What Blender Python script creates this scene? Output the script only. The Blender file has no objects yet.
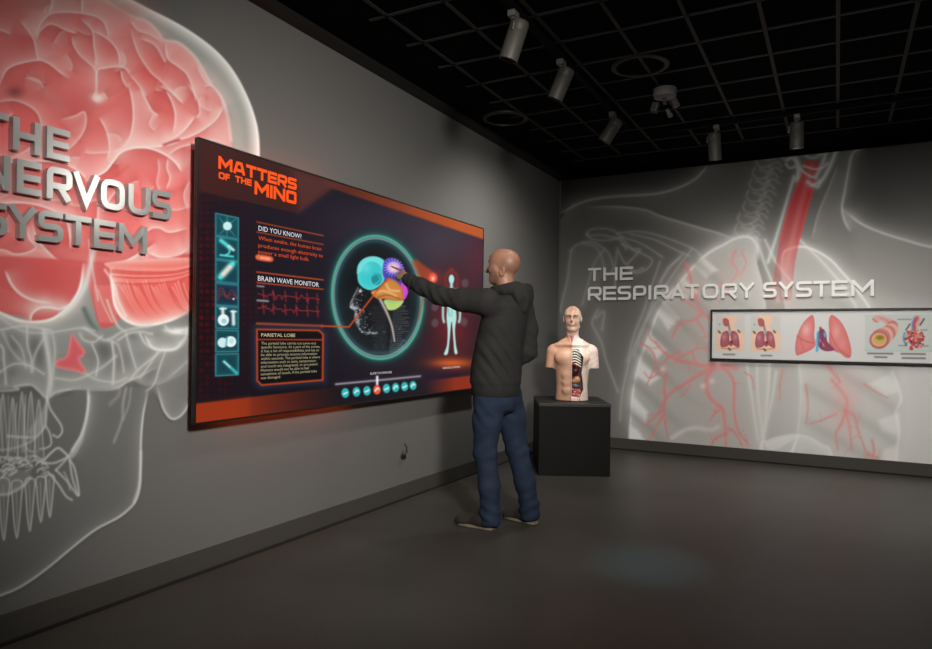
import bpy, bmesh, math, random
import numpy as np
from mathutils import Vector, Matrix
SC = bpy.context.scene
COL = SC.collection
PI = math.pi

# ------------------------------------------------------------------ camera solve (level lens with shift, 932x649)
F = 676.0; YAW = math.atan(371/676.0); RHO = .0122; SH = 12.6
CAM = np.array((2.83, 0.0, 1.215))
FW = np.array((-math.sin(YAW), math.cos(YAW), 0.0)); RT = np.array((math.cos(YAW), math.sin(YAW), 0.0))
YB = 7.36            # back wall plane
ZC = 3.06            # ceiling

def ray(px, py):
    a = (px-466.)/F; b = -(py-324.5)/F+SH/F
    c, s = math.cos(RHO), math.sin(RHO)
    r = a*c-b*s; z = a*s+b*c
    return np.array((FW[0]+r*RT[0], FW[1]+r*RT[1], z))
def on_x(px, py, x0=0.0):
    r = ray(px, py); t = (x0-CAM[0])/r[0]; return CAM+r*t
def on_y(px, py, y0=YB):
    r = ray(px, py); t = (y0-CAM[1])/r[1]; return CAM+r*t
def on_z(px, py, z0=0.0):
    r = ray(px, py); t = (z0-CAM[2])/r[2]; return CAM+r*t
def seen(P):
    """where points of a wall lie on the traced artwork"""
    d = P-CAM
    f = d@FW; r = (d@RT)/f; z = d[..., 2]/f
    c, s = math.cos(RHO), math.sin(RHO)
    a = r*c+z*s; b = -r*s+z*c
    return 466.+a*F, 324.5-(b-SH/F)*F

# ------------------------------------------------------------------ scene helpers
def srgb(*c):
    c = np.asarray(c, float)/255.
    return np.where(c <= .04045, c/12.92, ((c+.055)/1.055)**2.4)
def rgba(*c):
    return tuple(srgb(*c))+(1.0,)

def mat(name, col, rough=.6, metal=0., noise=0., nscale=20., bump=0., bscale=60., spec=.5, emit=None, estr=1.0, coat=0.):
    m = bpy.data.materials.new(name); m.use_nodes = True
    nt = m.node_tree; b = nt.nodes['Principled BSDF']
    c = col if len(col) == 4 else rgba(*col)
    b.inputs['Base Color'].default_value = c
    b.inputs['Roughness'].default_value = rough; b.inputs['Metallic'].default_value = metal
    b.inputs['Specular IOR Level'].default_value = spec
    b.inputs['Coat Weight'].default_value = coat
    if emit is not None:
        b.inputs['Emission Color'].default_value = emit if len(emit) == 4 else rgba(*emit)
        b.inputs['Emission Strength'].default_value = estr
    tc = nt.nodes.new('ShaderNodeTexCoord')
    if noise:
        n = nt.nodes.new('ShaderNodeTexNoise'); n.inputs['Scale'].default_value = nscale; n.inputs['Detail'].default_value = 6
        nt.links.new(tc.outputs['Object'], n.inputs['Vector'])
        r = nt.nodes.new('ShaderNodeValToRGB')
        r.color_ramp.elements[0].position = .3; r.color_ramp.elements[1].position = .7
        r.color_ramp.elements[0].color = tuple(v*(1-noise) for v in c[:3])+(1,)
        r.color_ramp.elements[1].color = tuple(min(1, v*(1+noise)) for v in c[:3])+(1,)
        nt.links.new(n.outputs['Fac'], r.inputs['Fac']); nt.links.new(r.outputs['Color'], b.inputs['Base Color'])
    if bump:
        n2 = nt.nodes.new('ShaderNodeTexNoise'); n2.inputs['Scale'].default_value = bscale; n2.inputs['Detail'].default_value = 4
        nt.links.new(tc.outputs['Object'], n2.inputs['Vector'])
        bp = nt.nodes.new('ShaderNodeBump'); bp.inputs['Strength'].default_value = bump; bp.inputs['Distance'].default_value = .01
        nt.links.new(n2.outputs['Fac'], bp.inputs['Height']); nt.links.new(bp.outputs['Normal'], b.inputs['Normal'])
    return m
def print_mat(name, rough=.5, emit=0., spec=.3):
    m = bpy.data.materials.new(name); m.use_nodes = True
    nt = m.node_tree; b = nt.nodes['Principled BSDF']
    at = nt.nodes.new('ShaderNodeAttribute'); at.attribute_name = 'ink'
    b.inputs['Roughness'].default_value = rough; b.inputs['Specular IOR Level'].default_value = spec
    if emit:
        b.inputs['Base Color'].default_value = (.004, .004, .004, 1)
        nt.links.new(at.outputs['Color'], b.inputs['Emission Color']); b.inputs['Emission Strength'].default_value = emit
    else:
        nt.links.new(at.outputs['Color'], b.inputs['Base Color'])
    return m

def tag(o, label=None, cat=None, group=None, kind=None):
    if label: o['label'] = label
    if cat: o['category'] = cat
    if group: o['group'] = group
    if kind: o['kind'] = kind
    return o
def empty(name, loc=(0, 0, 0), rz=0., label=None, cat=None, group=None):
    o = bpy.data.objects.new(name, None); COL.objects.link(o); o.location = loc; o.rotation_euler = (0, 0, rz)
    o.empty_display_size = .05
    return tag(o, label, cat, group)
def link(name, me, m=None, parent=None, smooth=False):
    o = bpy.data.objects.new(name, me); COL.objects.link(o)
    if m is not None:
        for mm in (m if isinstance(m, (list, tuple)) else [m]): me.materials.append(mm)
    if parent is not None: o.parent = parent
    if smooth: me.shade_smooth()
    return o
def from_np(V, Fc, name='mesh'):
    me = bpy.data.meshes.new(name)
    V = np.asarray(V, np.float32); Fc = np.asarray(Fc, np.int32)
    me.vertices.add(len(V)); me.vertices.foreach_set('co', V.ravel())
    k = Fc.shape[1]
    me.loops.add(Fc.size); me.loops.foreach_set('vertex_index', Fc.ravel())
    me.polygons.add(len(Fc)); me.polygons.foreach_set('loop_start', np.arange(0, Fc.size, k, dtype=np.int32))
    me.update(calc_edges=True); me.validate()
    return me
def set_ink(me, C):
    a = me.color_attributes.new('ink', 'FLOAT_COLOR', 'POINT')
    out = np.ones((len(C), 4), np.float32); out[:, :3] = C
    a.data.foreach_set('color', out.ravel())

class MB:
    """collects shapes, then links them as ONE mesh"""
    def __init__(s): s.b = bmesh.new()
    def box(s, lo, hi, bev=0., M=None, seg=2):
        c = [(a+b)/2 for a, b in zip(lo, hi)]; d = [abs(b-a) for a, b in zip(lo, hi)]
        T = Matrix.Translation(c) @ Matrix.Diagonal((d[0], d[1], d[2], 1))
        if M is not None: T = M @ T
        r = bmesh.ops.create_cube(s.b, size=1, matrix=T)
        if bev:
            es = list({e for v in r['verts'] for e in v.link_edges})
            bmesh.ops.bevel(s.b, geom=es, offset=bev, segments=seg, affect='EDGES', profile=.5)
        return s
    def cyl(s, p, q, r1, r2=None, n=24, cap=True):
        p, q = Vector(p), Vector(q); d = q-p; L = d.length
        T = Matrix.Translation((p+q)/2) @ d.to_track_quat('Z', 'Y').to_matrix().to_4x4()
        bmesh.ops.create_cone(s.b, cap_ends=cap, segments=n, radius1=r1, radius2=r1 if r2 is None else r2, depth=L, matrix=T)
        return s
    def sph(s, c, r, M=None, u=20, v=12):
        T = Matrix.Translation(c) @ (M if M is not None else Matrix.Identity(4)) @ Matrix.Diagonal((r[0], r[1], r[2], 1) if hasattr(r, '__len__') else (r, r, r, 1))
        bmesh.ops.create_uvsphere(s.b, u_segments=u, v_segments=v, radius=1, matrix=T); return s
    def lathe(s, prof, M=None, n=32):
        M = M or Matrix.Identity(4); rings = []
        for (r, z) in prof:
            rings.append([s.b.verts.new(M @ Vector((max(r, 1e-5)*math.cos(2*PI*i/n), max(r, 1e-5)*math.sin(2*PI*i/n), z))) for i in range(n)])
        for a, b in zip(rings, rings[1:]):
            for i in range(n):
                s.b.faces.new((a[i], a[(i+1) % n], b[(i+1) % n], b[i]))
        return s
    def tube(s, pts, rad, n=8, close=True):
        pts = [Vector(p) for p in pts]; rad = rad if hasattr(rad, '__len__') else [rad]*len(pts)
        rings = []; up = Vector((0.31, .2, .93)).normalized()
        for i, p in enumerate(pts):
            d = (pts[min(i+1, len(pts)-1)]-pts[max(i-1, 0)]).normalized()
            a = d.cross(up)
            if a.length < .1: a = d.cross(Vector((1, 0, 0)))
            a.normalize(); b = d.cross(a)
            rings.append([s.b.verts.new(p+rad[i]*(a*math.cos(2*PI*k/n)+b*math.sin(2*PI*k/n))) for k in range(n)])
        for a, b in zip(rings, rings[1:]):
            for k in range(n): s.b.faces.new((a[k], a[(k+1) % n], b[(k+1) % n], b[k]))
        if close:
            s.b.faces.new(rings[0][::-1]); s.b.faces.new(rings[-1])
        return s
    def ribbon(s, pts, hw, to3, depth, closed=False):
        """mitred stroke of half width hw along 2-D pts, extruded by depth; to3(u, v, w) places it"""
        P = [np.array(p, float) for p in pts]; n = len(P); L = []; R_ = []
        for i in range(n):
            if closed: a, c = P[i-1], P[(i+1) % n]
            else: a, c = P[max(i-1, 0)], P[min(i+1, n-1)]
            d1 = P[i]-a; d2 = c-P[i]
            if np.hypot(*d1) < 1e-9: d1 = d2
            if np.hypot(*d2) < 1e-9: d2 = d1
            d1 = d1/np.hypot(*d1); d2 = d2/np.hypot(*d2)
            n1 = np.array((-d1[1], d1[0])); n2 = np.array((-d2[1], d2[0]))
            m = n1+n2; k = np.hypot(*m)
            m = n1 if k < .3 else m/k
            w = hw/max(.35, float(m@n1))
            L.append(P[i]+m*w); R_.append(P[i]-m*w)
        vs = []
        for i in range(n):
            vs.append([s.b.verts.new(to3(*L[i], 0)), s.b.verts.new(to3(*R_[i], 0)), s.b.verts.new(to3(*R_[i], depth)), s.b.verts.new(to3(*L[i], depth))])
        for i in range(n if closed else n-1):
            a, b = vs[i], vs[(i+1) % n]
            for k in range(4): s.b.faces.new((a[k], a[(k+1) % 4], b[(k+1) % 4], b[k]))
        if not closed:
            s.b.faces.new(vs[0][::-1]); s.b.faces.new(vs[-1])
        return s
    def build(s, name, m, parent=None, smooth=False, bev=0.):
        bmesh.ops.recalc_face_normals(s.b, faces=s.b.faces[:])
        me = bpy.data.meshes.new(name); s.b.to_mesh(me); s.b.free()
        o = link(name, me, m, parent, smooth)
        if smooth:
            try: me.set_sharp_from_angle(angle=math.radians(40))
            except Exception: pass
        return o
def copy_tree(o, parent=None):
    c = o.copy(); COL.objects.link(c)
    if parent is not None: c.parent = parent
    for ch in list(o.children): copy_tree(ch, c)
    return c

# ------------------------------------------------------------------ artwork painting (numpy)
def crv(pts, closed=False, n=8):
    P = np.asarray(pts, float)
    if len(P) < 3: return P
    if closed: Q = np.vstack((P[-1:], P, P[:2]))
    else: Q = np.vstack((2*P[0]-P[1], P, 2*P[-1]-P[-2]))
    out = []; t = np.linspace(0, 1, n, endpoint=False)[:, None]
    for i in range(1, len(Q)-2):
        p0, p1, p2, p3 = Q[i-1], Q[i], Q[i+1], Q[i+2]
        out.append(.5*((2*p1)+(p2-p0)*t+(2*p0-5*p1+4*p2-p3)*t*t+(3*p1-p0-3*p2+p3)*t**3))
    if not closed: out.append(Q[-2:-1])
    return np.vstack(out)
class Canvas:
    def __init__(s, x0, y0, x1, y1, sc, bg=(0, 0, 0), a=1.0):
        s.x0, s.y0, s.s = x0, y0, sc
        s.w = int((x1-x0)*sc)+1; s.h = int((y1-y0)*sc)+1
        s.c = np.empty((s.h, s.w, 3), np.float32); s.c[:] = np.asarray(bg)/255.
        s.a = np.full((s.h, s.w), a, np.float32)
        s.lock = None
    def win(s, xa, ya, xb, yb):
        i0 = max(0, int((xa-s.x0)*s.s)); i1 = min(s.w, int((xb-s.x0)*s.s)+2)
        j0 = max(0, int((ya-s.y0)*s.s)); j1 = min(s.h, int((yb-s.y0)*s.s)+2)
        if i1 <= i0 or j1 <= j0: return None
        X = (np.arange(i0, i1)/s.s+s.x0)[None, :]; Y = (np.arange(j0, j1)/s.s+s.y0)[:, None]
        return (slice(j0, j1), slice(i0, i1)), X, Y
    def put(s, sl, A, col, mode='over'):
        A = np.clip(A, 0, 1).astype(np.float32); col = np.asarray(col, np.float32)/255.
        c = s.c[sl]
        if mode == 'over': c += (col-c)*A[..., None]
        elif mode == 'screen': c[:] = 1-(1-c)*(1-col*A[..., None])
        elif mode == 'mul': c *= 1-(1-col)*A[..., None]
        s.a[sl] = np.maximum(s.a[sl], A)
    def dist(s, P, m, closed=False):
        P = np.asarray(P, float)
        if closed: P = np.vstack((P, P[:1]))
        W = s.win(P[:, 0].min()-m, P[:, 1].min()-m, P[:, 0].max()+m, P[:, 1].max()+m)
        if W is None: return None
        sl, X, Y = W
        D = np.full((Y.shape[0], X.shape[1]), 1e9, np.float32); S = np.zeros_like(D); T = np.zeros_like(D)
        j0, i0 = sl[0].start, sl[1].start; N = max(1, len(P)-1)
        for k in range(len(P)-1):
            a, b = P[k], P[k+1]
            W2 = s.win(min(a[0], b[0])-m, min(a[1], b[1])-m, max(a[0], b[0])+m, max(a[1], b[1])+m)
            if W2 is None: continue
            s2, X2, Y2 = W2
            v = (slice(s2[0].start-j0, s2[0].stop-j0), slice(s2[1].start-i0, s2[1].stop-i0))
            d = b-a; L = max(d@d, 1e-9)
            t = np.clip(((X2-a[0])*d[0]+(Y2-a[1])*d[1])/L, 0, 1)
            dd = np.hypot(X2-a[0]-t*d[0], Y2-a[1]-t*d[1])
            sg = (X2-a[0])*d[1]-(Y2-a[1])*d[0]
            Dv, Sv, Tv = D[v], S[v], T[v]
            u = dd < Dv
            Sv[u] = sg[u]; Tv[u] = ((k+t)/N)[u]; Dv[u] = dd[u]
        return sl, D, S, T
    def line(s, pts, w=1., col=(255, 255, 255), a=1., smooth=True, closed=False, mode='over', fade=None, taper=None):
        P = crv(pts, closed) if smooth else np.asarray(pts, float)
        r = s.dist(P, w*2.6+1, closed)
        if r is None: return
        sl, D, S, T = r
        ww = w if taper is None else np.maximum(.25, w*(taper[0]+(taper[1]-taper[0])*T))
        A = a*np.exp(-(D/ww)**2)
        if fade is not None: A = A*(fade[0]+(fade[1]-fade[0])*T)
        s.put(sl, A, col, mode)
    def rim(s, pts, w=6., col=(255, 255, 255), a=.6, side=1, lw=.9, la=None, closed=False, mode='over', lcol=None):
        """x-ray edge: a crisp line that fades away on one side"""
        P = crv(pts, closed)
        r = s.dist(P, w*3+2, closed)
        if r is None: return
        sl, D, S, T = r
        ins = (S*side) > 0
        A = np.where(ins, a*np.exp(-D/w), a*np.exp(-(D/lw)**2))
        e = np.ones_like(T)
        if not closed: e = np.clip(np.minimum(T, 1-T)*8, 0, 1)**.7
        s.put(sl, A*e, col, mode)
        s.put(sl, (a if la is None else la)*np.exp(-(D/lw)**2)*e, col if lcol is None else lcol, mode)
    def inside(s, P, pad=0):
        P = np.asarray(P, float)
        W = s.win(P[:, 0].min()-pad, P[:, 1].min()-pad, P[:, 0].max()+pad, P[:, 1].max()+pad)
        if W is None: return None
        sl, X, Y = W
        I = np.zeros((Y.shape[0], X.shape[1]), bool)
        Q = np.roll(P, -1, 0)
        for (xa, ya), (xb, yb) in zip(P, Q):
            if ya == yb: continue
            c = (ya > Y) != (yb > Y)
            I ^= c & (X < (xb-xa)*(Y-ya)/(yb-ya)+xa)
        return sl, I, X, Y
    def fill(s, pts, col, a=1., feather=.7, smooth=True, mode='over', edge=None, ew=5., ea=.6, grad=None):
        P = crv(pts, True) if smooth else np.asarray(pts, float)
        m = max(feather*2, ew*2 if edge is not None else 0)+2
        r = s.inside(P, m)
        if r is None: return
        sl, I, X, Y = r
        dr = s.dist(P, m, True)
        D = np.full(I.shape, 1e9, np.float32)
        if dr is not None and dr[1].shape == I.shape: D = dr[1]
        SD = np.where(I, D, -D)
        A = np.clip(SD/(2*feather)+.5, 0, 1)
        if grad is not None: A = A*np.clip(grad(X, Y), 0, 1)
        s.put(sl, a*A, col, mode)
        if edge is not None:
            s.put(sl, ea*np.exp(-D/ew)*np.clip(SD/(2*feather)+.5, 0, 1), edge, mode)
    def glow(s, c, r, col, a=1., mode='over', p=1.):
        rx, ry = r if hasattr(r, '__len__') else (r, r)
        W = s.win(c[0]-rx*3, c[1]-ry*3, c[0]+rx*3, c[1]+ry*3)
        if W is None: return
        sl, X, Y = W
        s.put(sl, a*np.exp(-(((X-c[0])/rx)**2+((Y-c[1])/ry)**2)**p), col, mode)
    def disc(s, c, r, col, a=1., f=.6, mode='over'):
        rx, ry = r if hasattr(r, '__len__') else (r, r)
        W = s.win(c[0]-rx-3, c[1]-ry-3, c[0]+rx+3, c[1]+ry+3)
        if W is None: return
        sl, X, Y = W
        q = np.hypot((X-c[0])/rx, (Y-c[1])/ry)
        s.put(sl, a*np.clip((1-q)*min(rx, ry)/(2*f)+.5, 0, 1), col, mode)
    def sample(s, px, py):
        x = np.clip((px-s.x0)*s.s, 0, s.w-1.001); y = np.clip((py-s.y0)*s.s, 0, s.h-1.001)
        i = x.astype(int); j = y.astype(int); fx = (x-i)[..., None]; fy = (y-j)[..., None]
        def g(A): return (A[j, i]*(1-fx)+A[j, i+1]*fx)*(1-fy)+(A[j+1, i]*(1-fx)+A[j+1, i+1]*fx)*fy
        return g(s.c), g(s.a[..., None])[..., 0]
def lin(c):
    return np.where(c <= .04045, c/12.92, ((np.maximum(c, 0)+.055)/1.055)**2.4)
def art_mesh(name, cv, axis, at, us, zs, cut=0.0, back=.002):
    """flat printed sheet on a wall: grid of us x zs at axis='x' or 'y', coloured from the artwork"""
    U, Zg = np.meshgrid(us, zs)
    A0 = np.full_like(U, at)
    P = np.stack((A0, U, Zg) if axis == 'x' else (U, A0, Zg), -1)
    px, py = seen(P)
    C, A = cv.sample(px, py)
    nz, nu = U.shape
    idx = np.arange(nz*nu).reshape(nz, nu)
    q = np.stack((idx[:-1, :-1], idx[:-1, 1:], idx[1:, 1:], idx[1:, :-1]), -1)
    if axis == 'x': pass
    keep = np.ones(q.shape[:2], bool)
    if cut > 0:
        m = A > cut
        keep = m[:-1, :-1] | m[:-1, 1:] | m[1:, 1:] | m[1:, :-1]
    q = q[keep].reshape(-1, 4)
    used = np.zeros(nz*nu, bool); used[q.ravel()] = True
    mp = np.cumsum(used)-1
    me = from_np(P.reshape(-1, 3)[used], mp[q], name)
    set_ink(me, lin(C.reshape(-1, 3)[used]))
    return me

# ------------------------------------------------------------------ stroke lettering (wide square sans)
def rnd(pts, r, closed=False, n=6):
    P = [np.array(p, float) for p in pts]; out = []; N = len(P)
    for i, p in enumerate(P):
        if not closed and i in (0, N-1): out.append(tuple(p)); continue
        a, b = P[i-1]-p, P[(i+1) % N]-p
        la, lb = np.hypot(*a), np.hypot(*b); k = min(r, la*.49, lb*.49)
        a, b = a/la*k, b/lb*k
        for t in np.linspace(0, 1, n):
            out.append(tuple((1-t)**2*(p+a)+2*t*(1-t)*p+t*t*(p+b)))
    return out
def glyph(ch, w, t, r):
    """polylines of a letter in a box w x 1; t = half stroke"""
    l, q, b, u = t, w-t, t, 1-t
    m = .5
    G = {
     'T': [([(0, u), (w, u)], 0), ([(w/2, 1-2*t), (w/2, 0)], 0)],
     'H': [([(l, 0), (l, 1)], 0), ([(q, 0), (q, 1)], 0), ([(2*t, m), (w-2*t, m)], 0)],
     'E': [([(w, u), (l, u), (l, b), (w, b)], 0), ([(2*t, m), (w*.96, m)], 0)],
     'F': [([(w, u), (l, u), (l, 0)], 0), ([(2*t, m), (w*.92, m)], 0)],
     'N': [([(l, 0), (l, 1)], 0), ([(q, 0), (q, 1)], 0), ([(l*.9, 1-t*.5), (w-l*.9, t*.5)], 0)],
     'R': [([(l, 0), (l, u), (q, u), (q, m-.08), (2*t, m-.08)], r), ([(w*.5, m-.08), (q, 0)], 0)],
     'P': [([(l, 0), (l, u), (q, u), (q, m-.12), (2*t, m-.12)], r)],
     'V': [([(l*.9, 1), (w/2, t*.9), (w-l*.9, 1)], 0)],
     'A': [([(l*.9, 0), (w*.33, u), (w*.67, u), (w-l*.9, 0)] if t >= .11 else [(l*.9, 0), (w/2, 1-t*.9), (w-l*.9, 0)], 0), ([(w*.25, .3), (w*.75, .3)], 0)],
     'Y': [([(l*.8, 1), (w/2, m), (w-l*.8, 1)], 0), ([(w/2, m+.02), (w/2, 0)], 0)],
     'O': [([(l, b), (q, b), (q, u), (l, u)], r*1.6, True)],
     'D': [([(l, b), (q, b), (q, u), (l, u)], r*.8, True)],
     'U': [([(l, 1), (l, b), (q, b), (q, 1)], r*1.6)],
     'S': [([(q+t*.7, u), (l, u), (l, m), (q, m), (q, b), (l-t*.7, b)], r)],
     'M': [([(l, 0), (l, 1)], 0), ([(q, 0), (q, 1)], 0), ([(l*.9, 1-t*.5), (w/2, .34), (w-l*.9, 1-t*.5)], 0)],
     'I': [([(l, 0), (l, 1)], 0)],
    }
    return G[ch]
WID = dict(T=1.12, H=1.15, E=1.05, N=1.2, R=1.15, V=1.28, O=1.3, U=1.18, S=1.12, Y=1.2, M=1.4, P=1.1, I=.0, A=1.25, F=.95, D=1.1)
def word_layout(word, t, gap, ws=1.0):
    x = 0; out = []
    for ch in word:
        if ch == ' ': x += .62*ws; continue
        w = 2*t if ch == 'I' else WID[ch]*ws
        out.append((ch, x, w)); x += w+gap
    return out, x-gap
# ================================================================== setting
m_wall = mat('grey_wall_paint', (96, 95, 93), .75, bump=.06, bscale=220)
m_black = mat('black_ceiling_tile', (4, 4, 4), .95, bump=.2, bscale=90, spec=.05)
m_grid = mat('dark_grey_metal_grid', (42, 42, 41), .6, spec=.2)
m_trim = mat('charcoal_trim', (22, 22, 21), .6)
m_base = mat('grey_cove_base', (62, 59, 55), .55)

def slab(name, lo, hi, m, kind='structure', parent=None):
    o = MB().box(lo, hi).build(name, m, parent)
    if kind: o['kind'] = kind
    return o
XR, YF = 6.2, -2.2
slab('wall_left', (-.12, YF, 0), (0, YB, ZC+.1), m_wall)
slab('wall_back', (-.12, YB, 0), (XR, YB+.12, ZC+.1), m_wall)
slab('wall_right', (XR, YF, 0), (XR+.12, YB+.12, ZC+.1), m_wall)
slab('wall_front', (-.12, YF-.12, 0), (XR+.12, YF, ZC+.1), m_wall)

# floor: dark sealed concrete with fine ribbing in patches
m_floor = bpy.data.materials.new('dark_floor'); m_floor.use_nodes = True
nt = m_floor.node_tree; bs = nt.nodes['Principled BSDF']
tc = nt.nodes.new('ShaderNodeTexCoord')
n1 = nt.nodes.new('ShaderNodeTexNoise'); n1.inputs['Scale'].default_value = .9; n1.inputs['Detail'].default_value = 7
nt.links.new(tc.outputs['Object'], n1.inputs['Vector'])
cr = nt.nodes.new('ShaderNodeValToRGB'); cr.color_ramp.elements[0].position = .3; cr.color_ramp.elements[1].position = .72
cr.color_ramp.elements[0].color = rgba(54, 51, 47); cr.color_ramp.elements[1].color = rgba(74, 70, 65)
nt.links.new(n1.outputs['Fac'], cr.inputs['Fac']); nt.links.new(cr.outputs['Color'], bs.inputs['Base Color'])
wv = nt.nodes.new('ShaderNodeTexWave'); wv.inputs['Scale'].default_value = 14; wv.inputs['Distortion'].default_value = .4; wv.bands_direction = 'DIAGONAL'
nt.links.new(tc.outputs['Object'], wv.inputs['Vector'])
n3 = nt.nodes.new('ShaderNodeTexNoise'); n3.inputs['Scale'].default_value = 160
nt.links.new(tc.outputs['Object'], n3.inputs['Vector'])
n4 = nt.nodes.new('ShaderNodeTexNoise'); n4.inputs['Scale'].default_value = .55
nt.links.new(tc.outputs['Object'], n4.inputs['Vector'])
c4 = nt.nodes.new('ShaderNodeValToRGB'); c4.color_ramp.elements[0].position = .5; c4.color_ramp.elements[1].position = .62
nt.links.new(n4.outputs['Fac'], c4.inputs['Fac'])
mu = nt.nodes.new('ShaderNodeMath'); mu.operation = 'MULTIPLY'
nt.links.new(wv.outputs['Fac'], mu.inputs[0]); nt.links.new(c4.outputs['Color'], mu.inputs[1])
ad = nt.nodes.new('ShaderNodeMath'); ad.operation = 'MULTIPLY_ADD'; ad.inputs[1].default_value = .5
nt.links.new(n3.outputs['Fac'], ad.inputs[0]); nt.links.new(mu.outputs[0], ad.inputs[2])
bp = nt.nodes.new('ShaderNodeBump'); bp.inputs['Strength'].default_value = .18; bp.inputs['Distance'].default_value = .004
nt.links.new(ad.outputs[0], bp.inputs['Height']); nt.links.new(bp.outputs['Normal'], bs.inputs['Normal'])
bs.inputs['Roughness'].default_value = .42; bs.inputs['Specular IOR Level'].default_value = .35
slab('floor', (-.12, YF-.12, -.1), (XR+.12, YB+.12, 0), m_floor)

# ceiling: black tiles in a thin grey T grid
ceil = slab('ceiling', (-.12, YF-.12, ZC), (XR+.12, YB+.12, ZC+.1), m_black)
g = MB()
x = 1.679-.379*4
while x < 6.0:
    if x > .3: g.box((x-.011, YF, ZC-.008), (x+.011, 6.62, ZC+.001))
    x += .379
y = 4.345-.389*16
while y < 6.7:
    if y > YF: g.box((.42, y-.011, ZC-.008), (XR-.1, y+.011, ZC+.001))
    y += .389
gr = g.build('ceiling_grid', m_grid, ceil)

# dark perimeter angle where the walls meet the ceiling
slab('trim_1', (0, YF, 3.032), (.10, YB, ZC), m_trim)
slab('trim_2', (.10, YB-.05, 3.032), (XR, YB, ZC), m_black)
slab('baseboard_left', (0, YF, 0), (.012, YB-.012, .115), m_base)
slab('baseboard_back', (0, YB-.014, 0), (XR, YB, .122), m_base)
# dark groove line where the cove base meets the floor
slab('trim_3', (.012, YF, 0), (.028, YB-.03, .012), mat('black_floor_joint', (10, 10, 10), .9))
slab('trim_4', (.012, YB-.03, 0), (XR, YB-.014, .012), bpy.data.materials['black_floor_joint'])

# small dark socket low on the left wall, under the screen
p = on_x(402, 455)
so = empty('wall_socket', (0, p[1], p[2]), 0, 'small dark cable socket low on the grey wall under the touchscreen', 'socket')
MB().lathe([(.0, .006), (.020, .006), (.028, .003), (.030, 0)], Matrix.Rotation(PI/2, 4, 'Y'), 24).build('cover_ring', mat('socket_grey', (70, 69, 66), .5), so, True)
MB().box((.004, -.018, -.026), (.030, .014, .004), .005).build('plug', mat('socket_black', (12, 12, 11), .5), so)
MB().tube([(.02, .008, .0), (.035, .018, .03), (.03, .026, .06), (.006, .028, .085)], .006).build('cable', mat('cable_grey', (58, 57, 54), .6), so, True)

# ================================================================== camera
cd = bpy.data.cameras.new('camera'); co = bpy.data.objects.new('camera', cd); COL.objects.link(co)
cd.sensor_width = 36; cd.sensor_fit = 'HORIZONTAL'; cd.lens = 36*F/932; cd.shift_y = SH/932; cd.clip_start = .05
c_, s_ = math.cos(RHO), math.sin(RHO)
Z3 = np.array((0, 0, 1.)); Rv = RT*c_+Z3*s_; Uv = -RT*s_+Z3*c_
Mx = Matrix.Identity(4)
for i in range(3):
    Mx[i][0], Mx[i][1], Mx[i][2], Mx[i][3] = Rv[i], Uv[i], -FW[i], CAM[i]
co.matrix_world = Mx
SC.camera = co
SC.view_settings.view_transform = 'Standard'; SC.view_settings.look = 'None'
SC.view_settings.gamma = 1; SC.view_settings.use_curve_mapping = False; SC.view_settings.exposure = 0
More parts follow.
